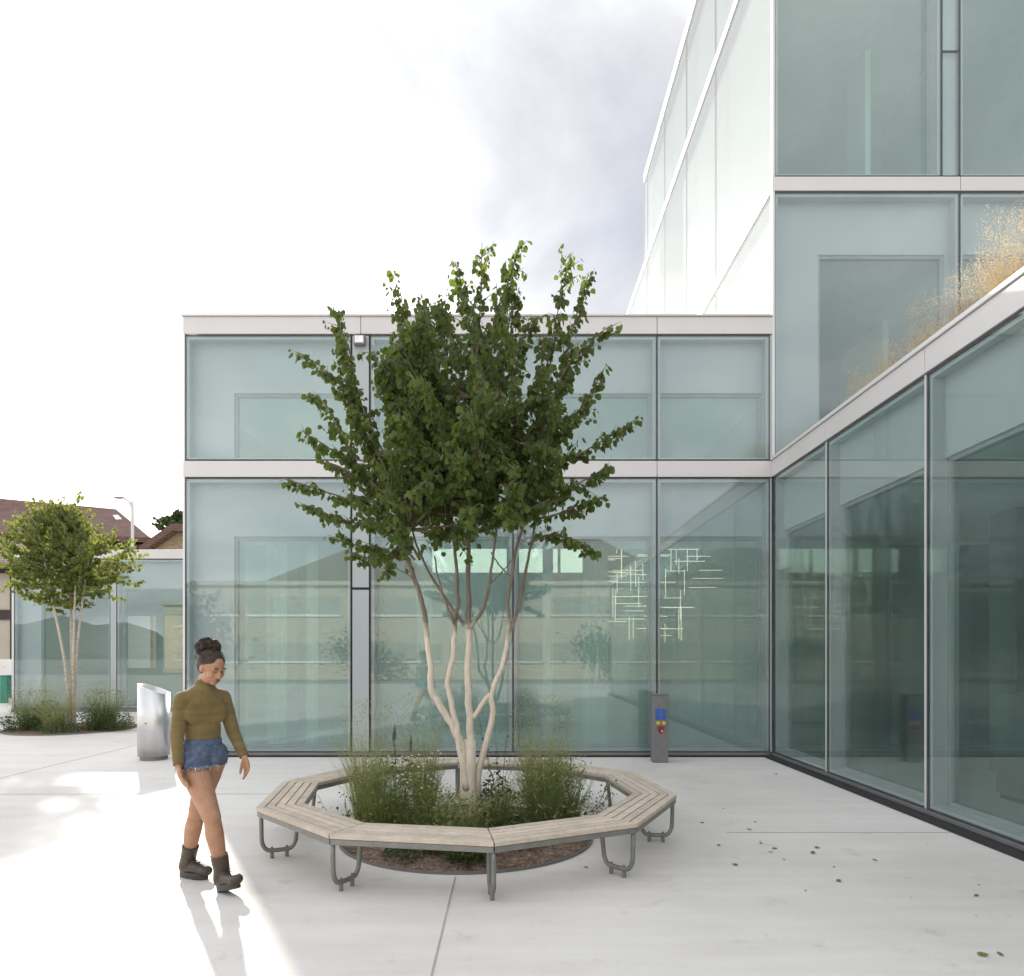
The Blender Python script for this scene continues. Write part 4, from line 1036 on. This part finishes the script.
# ------------------------------------------------------------ intercom bollard
g0=G(661,763); gx,gy=g0.x,g0.y+.1
IB=Rooted('access_bollard',(gx,gy,0),'slim grey steel post with blue labels and a red badge before the glass','bollard')
mb=MB(); mb.box(gx-.11,gx+.11,gy-.09,gy+.09,.0,.97); IB.part(mb,'post_body',M['bollard'],bevel=.008)
mb=MB(); mb.box(gx-.115,gx+.115,gy-.095,gy+.095,.972,.985); IB.part(mb,'top_plate',M['steel'],bevel=.003)
for i,dx in enumerate((-.043,.043)):
    for dz in (.74,.655):
        mb=MB(); mb.box(gx+dx-.034,gx+dx+.034,gy-.098,gy-.091,dz-.036,dz+.036); IB.part(mb,'blue_label',M['blue'],bevel=.003)
for dx in (-.04,.04):
    mb=MB(); mb.tube([(gx+dx,gy-.106,.575),(gx+dx,gy-.090,.575)],.027,16); IB.part(mb,'yellow_button',M['yellow'])
mb=MB(); q=[(-.043,.525),(.043,.525),(.043,.46),(.022,.425),(0,.415),(-.022,.425),(-.043,.46)]
n=len(q); mb.v=[(gx+x,gy-.103,z) for x,z in q]+[(gx+x,gy-.091,z) for x,z in q]; mb.f=[tuple(range(n)),tuple(reversed(range(n,2*n)))]+[(i,n+i,n+(i+1)%n,(i+1)%n) for i in range(n)]; mb.m=[0]*(n+2)
bd=IB.part(mb,'red_badge',M['red'])
mb=MB(); mb.box(gx+.004,gx+.026,gy-.108,gy-.104,.455,.472); mb.box(gx+.01,gx+.018,gy-.108,gy-.104,.44,.454); IB.part(mb,'badge_emblem',M['white'],parent=bd)

# ------------------------------------------------------------ fallen leaves
gl='fallen leaves on the paving'
sc_=2.977
for i,(zx,zy,s) in enumerate(((198,208,.05),(241,246,.06),(275,267,.05),(277,278,.04),(393,280,.06),(400,262,.045),(172,316,.045),(572,299,.05),(472,364,.045),(890,406,.05),(885,582,.055),(965,588,.05),(130,148,.04),(290,44,.045),(72,190,.04),(315,300,.03),(690,415,.025),(886,375,.02),(455,322,.025),(736,253,.02),(220,186,.03),(110,255,.03),(378,393,.02),(875,463,.02))):
    c=G(680+zx/sc_,760+zy/sc_); rr=random.Random(i+900); mb=MB(); leaf(mb,Vector((0,0,.008)),Vector((rr.uniform(-1,1),rr.uniform(-1,1),.10)),s,rr)
    mb.v=[(a,b,max(.005,c_*.35+.005)) for a,b,c_ in mb.v]
    o=mb.build('fallen_leaf',M['dryleaf'] if i!=10 else M['grass']); o.location=(c.x,c.y,0)
    tag(o,'small curled dry leaf lying loose on the pale paving right of the bench' if i not in (10,11) else ('green-tinged fallen leaf near the bottom right corner' if i==10 else 'dark curled leaf beside the green-tinged one near the bottom right corner'),'leaf',gl)
for i,(px,py,s,l) in enumerate(((588,868,.04,'dark dry leaf on the paving between the front bench legs and right legs'),(635,783,.03,'tiny leaf on the paving behind the bench'))):
    c=G(px,py); rr=random.Random(i+950); mb=MB(); leaf(mb,Vector((0,0,.008)),Vector((rr.uniform(-1,1),rr.uniform(-1,1),.10)),s,rr); mb.v=[(a,b,max(.005,c_*.35+.005)) for a,b,c_ in mb.v]
    o=mb.build('fallen_leaf',M['dryleaf']); o.location=(c.x,c.y,0); tag(o,l,'leaf',gl)

# ------------------------------------------------------------ person
#PERSON#
exec_person=True
def remesh(mb,name,mat,parent,loc,vox=.006,smooth=6,fac=.5,disp=0):
    mb.v=[(v[0]-loc[0],v[1]-loc[1],v[2]-loc[2]) for v in mb.v]
    o=mb.build('tmp_'+name,mat)
    m=o.modifiers.new('r','REMESH'); m.mode='VOXEL'; m.voxel_size=vox; m.use_smooth_shade=True
    s=o.modifiers.new('s','SMOOTH'); s.iterations=smooth; s.factor=fac
    dg=bpy.context.evaluated_depsgraph_get(); me=bpy.data.meshes.new_from_object(o.evaluated_get(dg)); me.name=name
    for p in me.polygons: p.use_smooth=True
    if not me.materials: me.materials.append(mat)
    bpy.data.objects.remove(o)
    ob=bpy.data.objects.new(name,me); COL.objects.link(ob); ob.parent=parent
    return ob
def cap(mb,a,b,ra,rb,flat=1.0,fdir=None,sides=18):
    """tapered capsule; flat<1 squeezes it along fdir"""
    a=Vector(a); b=Vector(b); ax=(b-a); ln=ax.length; ax.normalize()
    if fdir is None: fdir=ax.orthogonal()
    fdir=Vector(fdir); fdir=(fdir-ax*fdir.dot(ax)).normalized(); sd=ax.cross(fdir)
    rows=[]
    for i in range(0,6):
        th=math.pi/2*(1-i/5); rows.append((a-ax*ra*math.sin(th),ra*math.cos(th)))
    for i in range(0,6):
        th=math.pi/2*(i/5); rows.append((b+ax*rb*math.sin(th),rb*math.cos(th)))
    n=len(mb.v)
    for c,r in rows:
        r=max(r,.0004)
        for j in range(sides):
            t=2*math.pi*j/sides; mb.v.append(tuple(c+fdir*r*flat*math.cos(t)+sd*r*math.sin(t)))
    for i in range(len(rows)-1):
        for j in range(sides):
            k=(j+1)%sides; mb.f.append((n+i*sides+j,n+i*sides+k,n+(i+1)*sides+k,n+(i+1)*sides+j)); mb.m.append(0)
    mb.f.append(tuple(n+j for j in reversed(range(sides)))); mb.m.append(0)
    mb.f.append(tuple(n+(len(rows)-1)*sides+j for j in range(sides))); mb.m.append(0)
def chain(mb,pts,rs,flat=1.0,fdir=None):
    for i in range(len(pts)-1): cap(mb,pts[i],pts[i+1],rs[i],rs[i+1],flat,fdir)

fw=Vector((.68,-.73,0)).normalized(); rt=Vector((-fw.y*-1,0,0))
rt=Vector((fw.y,-fw.x,0))      # her right hand side
up=Vector((0,0,1))
PL=Vector((-2.03,4.60,0))
PE=empty('person',tuple(PL),'walking woman in an olive turtleneck, denim shorts and dark boots looking down','person')
hipC=P(202,757,4.60); chest=P(203,708,4.60); neck=P(205,688,4.60); waist=P(203,737,4.60)
shR=chest+rt*.132+up*.063; shL=chest-rt*.130+up*.067
elR=P(177,736,4.46); wrR=P(178.5,766,4.40)
elL=P(233.5,733,4.72); wrL=P(244.5,757,4.64)
hpR=hipC+rt*.075; hpL=hipC-rt*.068
knR=P(212,818,4.40); anR=P(223,876,4.47)
knL=P(197,812,4.66); anL=P(186.5,868,4.77)
headC=P(212.5,667.0,4.555)
def torso(mb,g=0.0,lo=True,hi=True):
    if hi:
        mb.ellipsoid(chest+up*.01,(.130+g,.092+g,.15+g),M_body)
        mb.ellipsoid(chest+up*.075,(.150+g,.075+g,.055+g),M_body)
        for s in (1,-1): mb.ellipsoid(chest+rt*.065*s+fw*.068-up*.03,(.064+g,.018+g,.068+g),M_body)
        cap(mb,shR-rt*.015,shR-rt*.10+up*.02,.048+g,.05+g); cap(mb,shL+rt*.015,shL+rt*.10+up*.02,.048+g,.05+g)
        mb.ellipsoid(waist+up*.05,(.108+g,.084+g,.13+g),M_body)
        mb.ellipsoid(waist,(.106+g,.084+g,.10+g),M_body)
    if lo:
        mb.ellipsoid(hipC+up*.045,(.128+g,.100+g,.105+g),M_body)
        mb.ellipsoid(waist+up*.0,(.108+g,.086+g,.08+g),M_body)
        for s in (1,-1): mb.ellipsoid(hipC+rt*.07*s-fw*.05+up*.0,(.070+g,.068+g,.080+g),M_body)
M_body=Matrix((rt,fw,up)).transposed()
# body
mb=MB(); torso(mb,-.004)
chain(mb,[neck-up*.02,neck+up*.05,headC-up*.05-fw*.01],[.052,.047,.05])
hd=(fw*.75+Vector((.35,0,0))).normalized()              # where the head is turned
fc=(hd*.90-up*.42).normalized(); hs=fc.cross(up).normalized()*-1; hu=hs.cross(fc).normalized()
if hu.z<0: hu=-hu
hs=fc.cross(hu).normalized()
HM=Matrix((hs,fc,hu)).transposed()
mb.ellipsoid(headC-fc*.012+hu*.018,(.073,.090,.085),HM,24,16)
mb.ellipsoid(headC+fc*.020-hu*.038,(.056,.066,.070),HM,24,16)
mb.ellipsoid(headC+fc*.055-hu*.088,(.026,.022,.020),HM)      # chin
for s in (1,-1):
    mb.ellipsoid(headC+fc*.052-hu*.030+hs*.033*s,(.026,.026,.026),HM)   # cheek
    mb.ellipsoid(headC+fc*.070+hu*.016+hs*.028*s,(.024,.014,.010),HM)   # brow
    mb.ellipsoid(headC-fc*.008-hu*.010+hs*.073*s,(.009,.020,.030),HM)   # ear
chain(mb,[headC+fc*.080+hu*.004,headC+fc*.098-hu*.030],[.008,.013])
for s in (1,-1): mb.ellipsoid(headC+fc*.088-hu*.034+hs*.011*s,(.009,.010,.008),HM)
mb.ellipsoid(headC+fc*.078-hu*.060,(.022,.014,.010),HM)
# arms
chain(mb,[shR,elR,wrR],[.043,.034,.023]); chain(mb,[shL,elL,wrL],[.043,.034,.023])
# legs
def leg(mb,h,k,a,g=0):
    thigh=h.lerp(k,.35)
    chain(mb,[h-up*.02,thigh,h.lerp(k,.75),k],[.092+g,.088+g,.067+g,.056+g])
    back=-(fw)
    mb.ellipsoid(k+fw*.012,(.046,.046,.055),M_body)
    chain(mb,[k,k.lerp(a,.30)+back*.012,k.lerp(a,.65)+back*.004,a],[.052+g,.058+g,.045+g,.034+g])
leg(mb,hpR,knR,anR); leg(mb,hpL,knL,anL)
# feet (inside the boots)
def foot(a,ground_toe,heel): chain(mb,[a,heel],[.03,.032]); chain(mb,[heel,ground_toe],[.034,.026])
tR=(Vector((.80,-.60,0))).normalized(); tL=Vector((.93,-.36,0)).normalized()
hlR=Vector((anR.x-.02,anR.y+.02,.062)); hlL=Vector((anL.x-.01,anL.y+.01,.055))
foot(anR,hlR+tR*.16+up*.045,hlR); foot(anL,hlL+tL*.17,hlL)
# hands
def hand(mb,w,d,palm_n,curl,thumb_side):
    d=d.normalized(); n=(palm_n-d*palm_n.dot(d)).normalized(); s=d.cross(n).normalized()*thumb_side  # s points to thumb
    pc=w+d*.05
    mb.ellipsoid(pc,(.040,.017,.052),Matrix((s,n,d)).transposed())
    lens=(.068,.078,.072,.056); offs=(.027,.009,-.010,-.027)
    for l,o,c in zip(lens,offs,(curl*.7,curl*.9,curl,curl*1.15)):
        p=w+d*.082+s*o; dd=d.copy(); ps=[p]
        for seg in (.42,.33,.25):
            dd=(dd*math.cos(c)+n*math.sin(c)).normalized(); p=p+dd*l*seg; ps.append(p)
        chain(mb,ps,[.0092,.0085,.0078,.0068])
    p=w+d*.022+s*.026; dd=(d*.75+s*.6+n*.25).normalized(); ps=[p,p+dd*.032]; dd=(d*.93+s*.18+n*.3).normalized(); ps+=[ps[-1]+dd*.028,ps[-1]+dd*.052]
    chain(mb,ps,[.013,.0105,.0095,.008])
hand(mb,wrR,P(184,792,4.36)-wrR,-rt*.9+fw*.2,.30,-1)
hand(mb,wrL,P(249,778,4.60)-wrL,rt*.8+fw*.1,.34,1)
body=remesh(mb,'body',M['skin'],PE,PL,.0048,3,.5)
# sweater
mb=MB(); torso(mb,.007,lo=False)
chain(mb,[neck-up*.03,neck+up*.055],[.068,.056])
chain(mb,[shR,shR.lerp(elR,.5),elR,elR.lerp(wrR,.5),wrR+(elR-wrR)*.02],[.052,.047,.042,.036,.030]); chain(mb,[shL,shL.lerp(elL,.5),elL,elL.lerp(wrL,.5),wrL+(elL-wrL)*.02],[.052,.047,.042,.036,.030])
sw=remesh(mb,'turtleneck_top',M['jumper'],PE,PL,.007,14,.5)
def cut(o,co,no):
    bm=bmesh.new(); bm.from_mesh(o.data)
    bmesh.ops.bisect_plane(bm,geom=bm.verts[:]+bm.edges[:]+bm.faces[:],plane_co=Vector(co)-PL,plane_no=no,clear_outer=True)
    bm.to_mesh(o.data); bm.free()
bm=bmesh.new(); bm.from_mesh(sw.data)
# hem at the waist: remove faces of the trunk below the hem and the ends at wrists and neck
hem=waist.z-.014-PL.z
def near_arm(p):
    q=p+PL
    return min((q-x).length for x in (elR,wrR,elL,wrL,elR.lerp(wrR,.5),elL.lerp(wrL,.5)))<.085 and abs((q-waist).dot(rt))>.15
dl=[f for f in bm.faces if (f.calc_center_median().z<hem and not near_arm(f.calc_center_median()))]
for w,e in ((wrR,elR),(wrL,elL)):
    ax=(w-e).normalized()
    dl+=[f for f in bm.faces if ((f.calc_center_median()+PL)-w).dot(ax)>-.005 and ((f.calc_center_median()+PL)-w).length<.07]
nt=neck+up*.058+fw*.02
dl+=[f for f in bm.faces if ((f.calc_center_median()+PL)-nt).dot((up*.95-fc*.0+hd*-.25).normalized())>0.0 and ((f.calc_center_median()+PL)-nt).length<.1]
bmesh.ops.delete(bm,geom=list(set(dl)),context='FACES'); bm.to_mesh(sw.data); bm.free()
sd=sw.modifiers.new('t','SOLIDIFY'); sd.thickness=.003; sd.offset=1
# shorts
mb=MB(); torso(mb,.008,hi=False)
for h,k in ((hpR,knR),(hpL,knL)):
    e=h.lerp(k,.36); chain(mb,[h+up*.01,h.lerp(k,.15),e],[.100,.104,.104])
sh=remesh(mb,'denim_shorts',M['denim'],PE,PL,.007,4,.5)
bm=bmesh.new(); bm.from_mesh(sh.data)
hemz=P(202,764.0,4.6).z
dl=[]
for f in bm.faces:
    c=f.calc_center_median()+PL
    if c.z>waist.z-.006: dl.append(f); continue
    hz=hemz+.004*math.sin(c.x*70+c.y*40)-.02*((c-hipC).dot(fw)<-.02)-.004
    if c.z<hz: dl.append(f)
bmesh.ops.delete(bm,geom=dl,context='FACES')
edges=[e for e in bm.edges if e.is_boundary and ((e.verts[0].co+e.verts[1].co)/2+PL).z<hemz+.05]
fr=MB(); rr=random.Random(2)
for e in edges:
    for _ in range(1):
        p=e.verts[0].co.lerp(e.verts[1].co,rr.random()); ln=rr.uniform(.003,.014) if rr.random()<.93 else rr.uniform(.03,.05)
        q=p+Vector((rr.gauss(0,.004),rr.gauss(0,.004),-ln)); s=Vector((rr.uniform(-1,1),rr.uniform(-1,1),0)).normalized()*.0022
        fr.face([p-s+up*.008,p+s+up*.008,q+s*.5,q-s*.5])
bm.to_mesh(sh.data); bm.free()
sd=sh.modifiers.new('t','SOLIDIFY'); sd.thickness=.003; sd.offset=1
fr.build('frayed_hem',M['thread'],sh)
# pocket seams, waistband and belt loops as thin raised strips
wb=MB()
nseg=40
ring=[]
for j in range(nseg):
    a=2*math.pi*j/nseg; c=waist-PL-up*.024; ring.append(c+rt*math.cos(a)*.121+fw*math.sin(a)*.099)
for j in range(nseg):
    p,q=ring[j],ring[(j+1)%nseg]; wb.face([p-up*.020,q-up*.020,q+up*.012,p+up*.012])
wo=wb.build('waistband',M['denim'],sh); sd=wo.modifiers.new('t','SOLIDIFY'); sd.thickness=.004
# boots
def boot(a,heel,t,raise_toe,knee,label):
    t=t.normalized(); side=t.cross(up)
    tz=(t+up*raise_toe).normalized(); nz=side.cross(tz).normalized()
    if nz.z<0: nz=-nz
    mbb=MB(); MM=Matrix((side,tz,nz)).transposed()
    sh_ax=(knee-a).normalized()
    top=a+sh_ax*.10
    chain(mbb,[heel+nz*.012,a+nz*.005,top],[.047,.049,.054])
    chain(mbb,[heel+nz*.0,heel+tz*.08+nz*.012,heel+tz*.17-nz*.006],[.042,.044,.040])
    mbb.ellipsoid(heel+tz*.175-nz*.004,(.043,.052,.036),MM)
    up_=remesh(mbb,'boot',M['leather'],PE,PL,.006,4,.5)
    bm=bmesh.new(); bm.from_mesh(up_.data)
    dl=[f for f in bm.faces if ((f.calc_center_median()+PL)-top).dot(sh_ax)>0]
    bmesh.ops.delete(bm,geom=dl,context='FACES'); bm.to_mesh(up_.data); bm.free()
    sdm=up_.modifiers.new('t','SOLIDIFY'); sdm.thickness=.004; sdm.offset=0
    # sole: outline extruded along nz
    so=MB(); prof=[]
    for k in range(28):
        th=2*math.pi*k/28; l=.125*math.cos(th); w_=.046*math.sin(th)*(1.0+.10*math.cos(th))
        prof.append((l+.072,w_))
    def pt(l,w_,z): return tuple(heel+tz*l+side*w_+nz*z-PL)
    z0,z1=-.062,-.020
    n=len(so.v); k=len(prof)
    so.v+=[pt(l,w_,z0 if not .035<l<.075 else z0+.010) for l,w_ in prof]+[pt(l,w_,z1) for l,w_ in prof]
    so.f+=[tuple(range(k)),tuple(reversed(range(k,2*k)))]+[(i,k+i,k+(i+1)%k,(i+1)%k) for i in range(k)]; so.m+=[0]*(k+2)
    s_=so.build('sole',M['sole'],up_,bevel=.004)
    lc=MB()
    for j in range(7):
        c=a+tz*(.045+.0)-PL
        q=(heel+tz*(.115-.012*j)+nz*(.047+.012*j*.9)-PL) if j<4 else (a+sh_ax*(.018*(j-3))+tz*.046-PL)
        lc.tube([q-side*.022,q+tz*.004+nz*.003,q+side*.022],.0028,5)
    lc.build('laces',M['sole'],up_)
    pl=MB(); q=top-t*.047-PL; pl.box(q.x-.008,q.x+.008,q.y-.003,q.y+.003,q.z-.03,q.z+.035); pl.build('pull_tab',M['leather'],up_)
boot(anR+(knR-anR)*((.150-anR.z)/(knR.z-anR.z)),hlR,tR,.30,knR,'')
boot(anL+(knL-anL)*((.140-anL.z)/(knL.z-anL.z)),hlL+up*.009,tL,.0,knL,'')
# hair
hb=MB(); rr=random.Random(4)
hb.ellipsoid(headC-fc*.024+hu*.024,(.082,.097,.085),HM,24,16)
hb.ellipsoid(headC-fc*.060-hu*.010,(.070,.055,.070),HM)
bun=P(208.0,647.5,4.62)
hb.ellipsoid(bun,(.074,.070,.058),None); hb.ellipsoid(bun-up*.06,(.052,.052,.04))
for i in range(60):
    a=Vector((rr.gauss(0,1),rr.gauss(0,1),rr.gauss(0,1))).normalized(); hb.ellipsoid(bun+Vector((a.x*.068,a.y*.066,a.z*.054)),(.018,.018,.016),nu=8,nv=6)
ha=remesh(hb,'hair',M['hair'],PE,PL,.005,2,.5)
bm=bmesh.new(); bm.from_mesh(ha.data)
dl=[]
for f in bm.faces:
    c=f.calc_center_median()+PL-headC
    y=c.dot(fc); z=c.dot(hu); x=abs(c.dot(hs))
    if y>-.012 and z<.020+.62*max(0,y): dl.append(f)
bmesh.ops.delete(bm,geom=dl,context='FACES'); bm.to_mesh(ha.data); bm.free()
cu=MB()
for i in range(420):
    a=Vector((rr.gauss(0,1),rr.gauss(0,1),rr.gauss(0,1))).normalized(); c=(bun if i<330 else bun-up*.05)+Vector((a.x*.076,a.y*.074,a.z*.062)); 
    pts=[]; r_=rr.uniform(.005,.011); ax=a.orthogonal().normalized(); bx_=a.cross(ax)
    for k in range(6):
        th=k*1.1; pts.append(c+a*.004*k*.4+(ax*math.cos(th)+bx_*math.sin(th))*r_-PL)
    cu.tube(pts,.0016,3)
for i in range(260):
    a=Vector((rr.gauss(0,1),rr.gauss(0,1),rr.gauss(0,1))).normalized(); lc_=Vector((a.x*.086,a.y*.098-.024,a.z*.090+.028))
    if lc_.z<.045+.62*max(0,lc_.y) or lc_.y>.02: continue
    c=headC+hs*lc_.x+fc*lc_.y+hu*lc_.z; pts=[]; r_=rr.uniform(.004,.009); ax=a.orthogonal().normalized(); bx_=a.cross(ax)
    for k in range(6):
        th=k*1.1; pts.append(c+(hs*ax.x+fc*ax.y+hu*ax.z)*math.cos(th)*r_+(hs*bx_.x+fc*bx_.y+hu*bx_.z)*math.sin(th)*r_-PL)
    cu.tube(pts,.0018,3)
cu.build('hair_curls',M['hair'],ha)
# face details
fd=MB()
for s in (1,-1):
    c=headC+fc*.0855+hu*.004+hs*.030*s; pts=[c-hs*.014-PL-fc*.003,c-hu*.002-PL,c+hs*.014-PL-fc*.005]; fd.tube(pts,.0022,5)
fd.build('eyelashes',M['brow'],body)
fd=MB()
for s in (1,-1):
    c=headC+fc*.085+hu*.026+hs*.030*s; pts=[c-hs*.017-PL-fc*.003-hu*.002,c+hu*.003-PL,c+hs*.017-PL-fc*.006-hu*.002]; fd.tube(pts,[.0022,.0036,.0018],5)
fd.build('eyebrows',M['brow'],body)
fd=MB(); c=headC+fc*.0885-hu*.061-PL
fd.ellipsoid(c+hu*.004,(.020,.006,.0045),HM); fd.ellipsoid(c-hu*.005,(.017,.007,.0055),HM)
fd.build('lips',M['lip'],body,smooth=True)

# ------------------------------------------------------------ light, sky, camera
SUND=Vector((-.478,.878,0)).normalized(); EL=R(21.5)
sdv=SUND*math.cos(EL)+up*math.sin(EL)
sun=bpy.data.lights.new('sun','SUN'); sun.energy=4.6; sun.angle=R(1.6); sun.color=(1,.93,.82)
so=bpy.data.objects.new('sun',sun); COL.objects.link(so); so.rotation_euler=sdv.to_track_quat('Z','Y').to_euler(); so.location=(-20,30,20)
SEEDZ=8.2
w=bpy.data.worlds.new('World'); sc.world=w; w.use_nodes=True; nt=w.node_tree
bg=nt.nodes['Background']
sk=N(nt,'ShaderNodeTexSky'); sk.sky_type='NISHITA'; sk.sun_disc=False; sk.sun_elevation=EL; sk.sun_rotation=math.atan2(SUND.x,SUND.y); sk.air_density=1.0; sk.dust_density=2.0
tc=N(nt,'ShaderNodeTexCoord'); sx=N(nt,'ShaderNodeSeparateXYZ'); L(nt,tc.outputs['Generated'],sx.inputs[0])
mx=N(nt,'ShaderNodeMath',operation='MAXIMUM'); L(nt,sx.outputs[2],mx.inputs[0]); mx.inputs[1].default_value=0.0
az_=N(nt,'ShaderNodeMath',operation='ADD'); L(nt,mx.outputs[0],az_.inputs[0]); az_.inputs[1].default_value=.25
dx=N(nt,'ShaderNodeMath',operation='DIVIDE'); L(nt,sx.outputs[0],dx.inputs[0]); L(nt,az_.outputs[0],dx.inputs[1])
dy=N(nt,'ShaderNodeMath',operation='DIVIDE'); L(nt,sx.outputs[1],dy.inputs[0]); L(nt,az_.outputs[0],dy.inputs[1])
cb=N(nt,'ShaderNodeCombineXYZ'); L(nt,dx.outputs[0],cb.inputs[0]); L(nt,dy.outputs[0],cb.inputs[1]); cb.inputs[2].default_value=SEEDZ
n1=N(nt,'ShaderNodeTexNoise',Scale=1.5,Detail=9.0,Roughness=.55,Distortion=.25); L(nt,cb.outputs[0],n1.inputs['Vector'])
n2=N(nt,'ShaderNodeTexNoise',Scale=.8,Detail=5.0); L(nt,cb.outputs[0],n2.inputs['Vector'])
CLOUD=8.0
cc=ramp(nt,n1.outputs[0],[(.40,(.65*CLOUD,.655*CLOUD,.70*CLOUD)),(.50,(.84*CLOUD,.845*CLOUD,.87*CLOUD)),(.60,(1.15*CLOUD,1.14*CLOUD,1.13*CLOUD))])
cov=ramp(nt,n2.outputs[0],[(.34,(.55,.55,.55)),(.50,(.95,.95,.95))])
# brighten cloud towards the sun (forward scattering)
dot=N(nt,'ShaderNodeVectorMath',operation='DOT_PRODUCT'); L(nt,tc.outputs['Generated'],dot.inputs[0]); dot.inputs[1].default_value=tuple(sdv)
m0=N(nt,'ShaderNodeMath',operation='MAXIMUM'); L(nt,dot.outputs['Value'],m0.inputs[0]); m0.inputs[1].default_value=0
p1=N(nt,'ShaderNodeMath',operation='POWER'); L(nt,m0.outputs[0],p1.inputs[0]); p1.inputs[1].default_value=15
p2=N(nt,'ShaderNodeMath',operation='POWER'); L(nt,m0.outputs[0],p2.inputs[0]); p2.inputs[1].default_value=60
s1=N(nt,'ShaderNodeMath',operation='MULTIPLY_ADD'); L(nt,p1.outputs[0],s1.inputs[0]); s1.inputs[1].default_value=1.2; s1.inputs[2].default_value=.62
s2=N(nt,'ShaderNodeMath',operation='MULTIPLY_ADD'); L(nt,p2.outputs[0],s2.inputs[0]); s2.inputs[1].default_value=1.5; 
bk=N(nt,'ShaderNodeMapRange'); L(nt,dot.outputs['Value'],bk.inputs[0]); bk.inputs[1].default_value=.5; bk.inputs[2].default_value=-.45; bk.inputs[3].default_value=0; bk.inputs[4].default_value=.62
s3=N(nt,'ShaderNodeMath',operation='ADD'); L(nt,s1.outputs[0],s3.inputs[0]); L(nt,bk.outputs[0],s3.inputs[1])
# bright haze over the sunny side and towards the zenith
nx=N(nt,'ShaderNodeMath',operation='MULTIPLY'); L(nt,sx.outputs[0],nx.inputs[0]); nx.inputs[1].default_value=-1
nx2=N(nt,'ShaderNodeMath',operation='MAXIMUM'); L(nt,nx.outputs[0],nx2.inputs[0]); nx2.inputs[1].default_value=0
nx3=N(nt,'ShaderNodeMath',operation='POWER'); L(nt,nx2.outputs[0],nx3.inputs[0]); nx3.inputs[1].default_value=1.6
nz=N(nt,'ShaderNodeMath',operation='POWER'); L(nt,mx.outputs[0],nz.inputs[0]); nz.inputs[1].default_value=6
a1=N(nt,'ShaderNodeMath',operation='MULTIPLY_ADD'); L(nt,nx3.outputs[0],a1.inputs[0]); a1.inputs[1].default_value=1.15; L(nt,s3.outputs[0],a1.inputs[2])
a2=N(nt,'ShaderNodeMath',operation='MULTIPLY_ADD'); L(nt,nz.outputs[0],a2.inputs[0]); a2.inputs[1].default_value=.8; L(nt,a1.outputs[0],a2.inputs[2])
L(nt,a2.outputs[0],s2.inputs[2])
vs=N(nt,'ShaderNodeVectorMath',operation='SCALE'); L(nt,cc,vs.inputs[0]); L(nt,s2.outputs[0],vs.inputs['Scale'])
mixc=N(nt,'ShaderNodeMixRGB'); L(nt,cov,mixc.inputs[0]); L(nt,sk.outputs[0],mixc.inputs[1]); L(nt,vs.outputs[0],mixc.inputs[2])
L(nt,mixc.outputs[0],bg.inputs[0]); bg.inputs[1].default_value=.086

cam=bpy.data.cameras.new('camera'); co=bpy.data.objects.new('camera',cam); COL.objects.link(co)
co.location=(0,0,CH); co.rotation_euler=(R(90),0,0); cam.lens=24; cam.sensor_width=36; cam.sensor_fit='HORIZONTAL'
cam.shift_y=(655-488)/1024; cam.shift_x=(512-509)/1024; cam.clip_end=2000; cam.clip_start=.05
sc.camera=co
sc.view_settings.view_transform='Standard'; sc.view_settings.look='None'; sc.view_settings.gamma=1; sc.view_settings.exposure=1.14
sc.view_settings.use_curve_mapping=False
sc.cycles.max_bounces=10; sc.cycles.transparent_max_bounces=32; sc.cycles.glossy_bounces=5; sc.cycles.diffuse_bounces=4
sc.cycles.use_denoising=True; sc.cycles.sample_clamp_indirect=8
sc.cycles.use_adaptive_sampling=True
